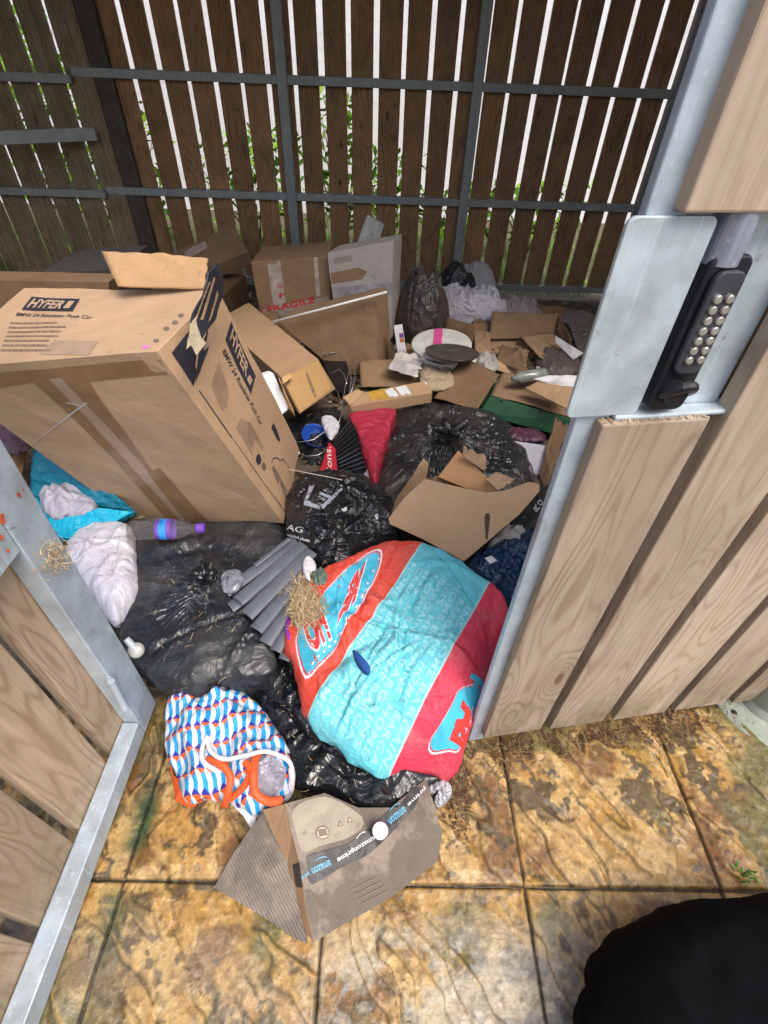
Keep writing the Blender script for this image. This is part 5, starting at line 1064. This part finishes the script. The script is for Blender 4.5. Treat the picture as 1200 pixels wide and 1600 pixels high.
def ribbon(nm,pts,w,mat,par,th=.002,smooth=True,n=40):
    P=np.array([G(*p) for p in pts]);k=len(P);out=[]
    for s in np.linspace(0,k-1.0001,n):
        i=int(s);f=s-i;p0_,p1,p2,p3=P[max(i-1,0)],P[i],P[min(i+1,k-1)],P[min(i+2,k-1)]
        out.append(.5*((2*p1)+(-p0_+p2)*f+(2*p0_-5*p1+4*p2-p3)*f*f+(-p0_+3*p1-3*p2+p3)*f**3))
    out=np.array(out);T=np.gradient(out,axis=0);view=out-CAMP;S=np.cross(T,view);S/=np.linalg.norm(S,axis=1)[:,None]+1e-9
    ww=np.array(w if isinstance(w,(list,tuple)) else [w]*2);ww=np.interp(np.linspace(0,1,n),np.linspace(0,1,len(ww)),ww)[:,None]
    A=np.stack([out-S*ww/2,out,out+S*ww/2],1);A[:,1]+=[0,0,.002]
    return gridmesh(nm,A,mat,par,uv=A[...,:2],smooth=smooth,solid=th)
ribbon('handle',[(405,1172,.135),(398,1190,.15),(396,1215,.15),(400,1240,.14),(420,1252,.12),(442,1250,.10)],.020,og,pt)
ribbon('handle',[(322,1186,.14),(345,1194,.15),(360,1215,.14),(356,1240,.12),(350,1262,.07)],.017,og,pt);ribbon('handle',[(382,1190,.15),(392,1205,.15),(380,1230,.12),(358,1250,.09)],.016,og,pt)
ribbon('white_piping',[(325,1150,.15),(316,1168,.155),(318,1190,.155),(345,1208,.14)],.010,wht,pt);ribbon('white_piping',[(325,1150,.15),(328,1172,.155),(350,1186,.16),(385,1180,.155),(415,1174,.15),(445,1185,.12),(456,1200,.09),(453,1235,.06)],.010,wht,pt)
ribbon('white_piping',[(455,1200,.09),(456,1218,.08),(450,1243,.05),(420,1262,.03),(400,1276,.02)],.016,m_film('pinkish_white',(.58,.50,.54),.4,dustf=.1),pt)
facet('bag_corner',[G(352,1248,.06),G(385,1235,.08),G(402,1245,.06),G(397,1305,.01),G(380,1275,.03)],[(0,1,2,3,4)],wht,pt,th=.002,cuts=4,noise=.008)
facet('base_panel',[G(262,1165,.05),G(272,1210,.05),G(300,1238,.06),G(308,1258,.02),G(296,1260,.01),G(276,1250,.01),(G(268,1200,.02))],[tuple(range(7))],og,pt,th=.002,cuts=4,noise=.008,label='orange base panel folded out')
ribbon('handle',[(290,1056,.10),(293,1050,.11),(302,1050,.11),(308,1057,.10)],.012,og,pt)
# --- flattened delivery box
t=L('flattened_box','wet flattened delivery box on the paving with a black band of printed tape','box',G(530,1360,0))
grid_c=m_card('ridged_inner_card',(.24,.20,.165),.5,1.0,.5,wet=.5)
A=[G(334,1387,.006),G(362,1338,.03),G(393,1292,.055),G(416,1266,.07),G(450,1340,.055),G(480,1474,.006),G(462,1468,.004),(G(400,1425,.004))]
facet('inner_face',A,[tuple(range(8))],grid_c,t,th=.004,cuts=5,noise=.005,seed=3,uax=np.array([.55,.45,0]))
Bp=[G(445,1256,.11),G(507,1239,.12),G(560,1262,.10),G(610,1262,.07),G(665,1217,.07),G(680,1262,.06),G(691,1302,.045),G(683,1346,.03),G(620,1396,.022),G(490,1472,.008),G(478,1420,.04),G(468,1350,.08)]
b=facet('printed_face',Bp,[tuple(range(12))],card_w,t,th=.005,cuts=5,noise=.006,seed=6,uax=np.array([1,.55,0]))
b2=facet('side_face',[G(410,1266,.10),G(445,1256,.11),G(468,1350,.08),G(478,1420,.04),G(490,1472,.008),G(470,1445,.006),G(448,1350,.05)],[tuple(range(7))],card_d,t,th=.004,cuts=5,noise=.005,seed=7)
def bx(nm,px,m,off=.002,tg=None,z=.2):
    P=[G(x,y,z) for x,y in px];c=np.mean(P,0);return put(nm,[(p[0],p[1]) for p in P],[tuple(range(len(P)))],((0,0,z),(1,0,0),(0,1,0)),m,t,tg or b,dirn=tuple(c-CAMP),off=off,edge=.012)
def bxt(s,a,c_,u_,m,z=.2,bold=.015,off=.0045):
    A_,B_,C_=G(*a,z),G(*c_,z),G(*u_,z);return text(s,(A_,B_-A_,C_-A_),m,t,b,dirn=tuple((A_+B_)/2-CAMP),off=off,edge=.012,bold=bold)
bx('dirt_patch',sm([(455,1262),(507,1242),(562,1268),(574,1290),(545,1312),(500,1325),(470,1335),(458,1300)]),m_card('bleached_card',(.37,.32,.245),.7,.3),.0015)
bx('tape_band',sm([(470,1342),(500,1332),(540,1320),(565,1303),(590,1282),(615,1258),(645,1226),(664,1220),(662,1245),(640,1275),(605,1312),(570,1342),(530,1360),(475,1392),(474,1365)],2),m_film('black_tape',(.020,.019,.021),.48,dust=(.09,.075,.06),dustf=.35,bump=.15),.003)
bx('tape_band',[(456,1350),(468,1345),(474,1390),(462,1388)],m_plain('black_tape_side',(.03,.028,.028),.4),.002,b2)
cy=m_plain('cyan_print',(.06,.33,.50),.4,.1,bump=0);pw=m_plain('white_print',(.62,.62,.62),.4,.1,bump=0)
bxt('amazon',(516,1342),(484,1358),(520,1351),cy);bxt('prime',(482,1359),(457,1374),(486,1368),cy)
bxt('amazonprime',(586,1302),(522,1341),(591,1311),pw);bxt('amazon',(632,1258),(604,1281),(637,1267),cy);bxt('prime',(664,1226),(634,1256),(668,1233),pw)
for a,c_ in (((492,1346),(512,1340)),((556,1312),(572,1300)),((608,1268),(626,1256))):
    q=[(a[0]+(c_[0]-a[0])*f,a[1]+(c_[1]-a[1])*f-3*math.sin(math.pi*f)) for f in np.linspace(0,1,7)];bx('printed_curve',q+[(x,y-1.6) for x,y in q[::-1]],cy if a[0]!=556 else pw,.005)
q=[(504+12*math.cos(k*.314),1301+12*math.sin(k*.314)) for k in range(20)]
bx('printed_circle',q,ink2,.003);bx('printed_circle',[(504+(x-504)*.82,1301+(y-1301)*.82) for x,y in q],m_plain('bleached_print',(.46,.41,.32),.7,bump=0),.004);bx('printed_circle',[(496,1296),(510,1294),(513,1305),(499,1308)],ink2,.005)
for x,y in ((547,1281),(532,1287)): bx('recycling_mark',[(x-5,y+5),(x+5,y+3),(x-1,y-6)],ink2,.003);bx('recycling_mark',[(x-2.6,y+2.6),(x+2.4,y+1.6),(x-.8,y-3)],m_plain('bleached_print2',(.46,.41,.32),.7,bump=0),.004)
for k in range(4): y=1378+7*k;bx('printed_rule',[(545+6*k,y+14),(592+6*k,y-10),(592+6*k,y-8),(545+6*k,y+16)],ink2,.003)
# bottle cap and wrapper
mb=MB();lathe(mb,G(594,1298,.115),[(.001,0.001),(.013,.001),(.016,.004),(.018,.003),(.0188,-.002),(.0192,-.012),(.018,-.014),(.001,-.014)],28,ax=(.0,-.35,.9));o=mb.build('bottle_cap',[m_plain('white_cap',(.72,.68,.70),.4,.05)],smooth=False);tag(o,'round white cap with a red rim lying on the tape of the flattened delivery box','cap')
mb=MB();lathe(mb,G(594,1298,.115),[(.0192,-.004),(.0198,-.013),(.0180,-.0145)],28,ax=(.0,-.35,.9));mb.build('red_rim',m_plain('red_rim',(.5,.05,.04),.4),o)
bag('foil_wrapper',[(664,1228),(676,1222),(690,1217),(703,1226),(706,1240),(698,1254),(686,1262),(677,1254),(684,1242),(672,1240)],.022,m_film('foil',(.50,.51,.55),.25,dust=(.25,.17,.10),dustf=.6,bump=.8,sc=2.),'curled white and silver wrapper beside the upper right corner of the flattened delivery box','wrapper',z=.02,nr=24,na=90,cre=30,L=.03,W=.006,fold=.008,seed=52,drop=.02)
# --- made-up black form in place of the dark blur near the lens
fab=m_plain('matt_black',(.004,.004,.005),.95,.2,bump=.3);fab.node_tree.nodes['Principled BSDF'].inputs['Specular IOR Level'].default_value=.05
bag('black_holdall',[(905,1640),(905,1560),(928,1490),(985,1440),(1060,1412),(1200,1400),(1340,1430),(1400,1560),(1350,1750),(1150,1850),(950,1790)],.16,fab,'matt black soft bag standing on the paving in the lower right corner','bag',z=.10,nr=60,na=160,cre=14,L=.2,W=.03,fold=.010,p=2.4,q=.5,drop=.10)
# --- debris along the gates and threshold
def onP(n,f,seed,z=.004):
    r=np.random.default_rng(seed);P=[]
    while len(P)<n:
        x,y=r.uniform(660,1190),r.uniform(1095,1330)
        if r.random()<f(x,y): p=G(x,y,0);P.append((p[0],p[1],z+r.uniform(0,.012)))
    return P
def dens(x,y):
    yb=1165-.165*(x-740);d=y-yb
    a=math.exp(-((d-18)/20)**2) if x>735 else math.exp(-((x-715)/26)**2-((y-1235)/60)**2)
    return a*(1 if x<1000 or x>0 else .6)
ndl=m_rnd('dead_needles',[(0.,(.05,.025,.015)),(.4,(.12,.055,.03)),(.7,(.20,.11,.055)),(.9,(.36,.27,.15)),(1.,(.12,.18,.04))],.9)
blades('dead_needles',onP(1900,dens,3),ndl,(.012,.045),.0007,seed=13,flat=.35,curl=1.,kind='stuff',label='dead brown needles and grass drifted along the foot of the gate',cat='needles')
flakes('soil_crumbs',onP(1400,dens,4,.0),m_rnd('soil_mix',[(0.,(.04,.03,.02)),(1.,(.18,.11,.06))]),(.002,.007),seed=14,label='soil crumbs drifted along the foot of the gate',cat='soil')
pp=[];rq=np.random.default_rng(19)
for _ in range(420):
    a,b_=rq.choice([(335,905),(300,1000),(250,850),(520,840),(560,860),(430,1100),(480,1160)]),0
    x,y=[(330,905),(280,990),(260,870),(520,830),(560,850),(440,1060),(500,1170)][rq.integers(7)];p=G(x+rq.normal(0,40),y+rq.normal(0,30),.3);pp.append(p)
allb=[o for o in bpy.data.objects if o.name.split('.')[0] in('black_sack','lettered_sack')]
Q=[]
for p in pp:
    best=None
    for o in allb:
        h=bvh(o).ray_cast(Vector((p[0],p[1],1.)),Vector((0,0,-1)))
        if h[0] and (best is None or h[0].z>best.z): best=h[0]
    if best: Q.append((best.x,best.y,best.z+.002))
blades('dry_grass_bits',Q[:110],straw,(.008,.03),.0006,seed=23,flat=.3,kind='stuff',label='loose bits of dry grass scattered over the black sacks',cat='grass bits')
# green weed at right
o=blades('weed',[(G(1163,1372,0)+np.array([rq.normal(0,.01),rq.normal(0,.008),0])) for _ in range(26)],m_rnd('weed_green',[(0.,(.05,.20,.02)),(1.,(.16,.42,.06))]),(.015,.04),.003,seed=4,up=1.0,label='tiny bright green weed in the paving joint behind the made-up matt black form',cat='weed')
bpy.context.view_layer.update()
print('verts',sum(len(o.data.vertices) for o in bpy.data.objects if o.type=='MESH'))
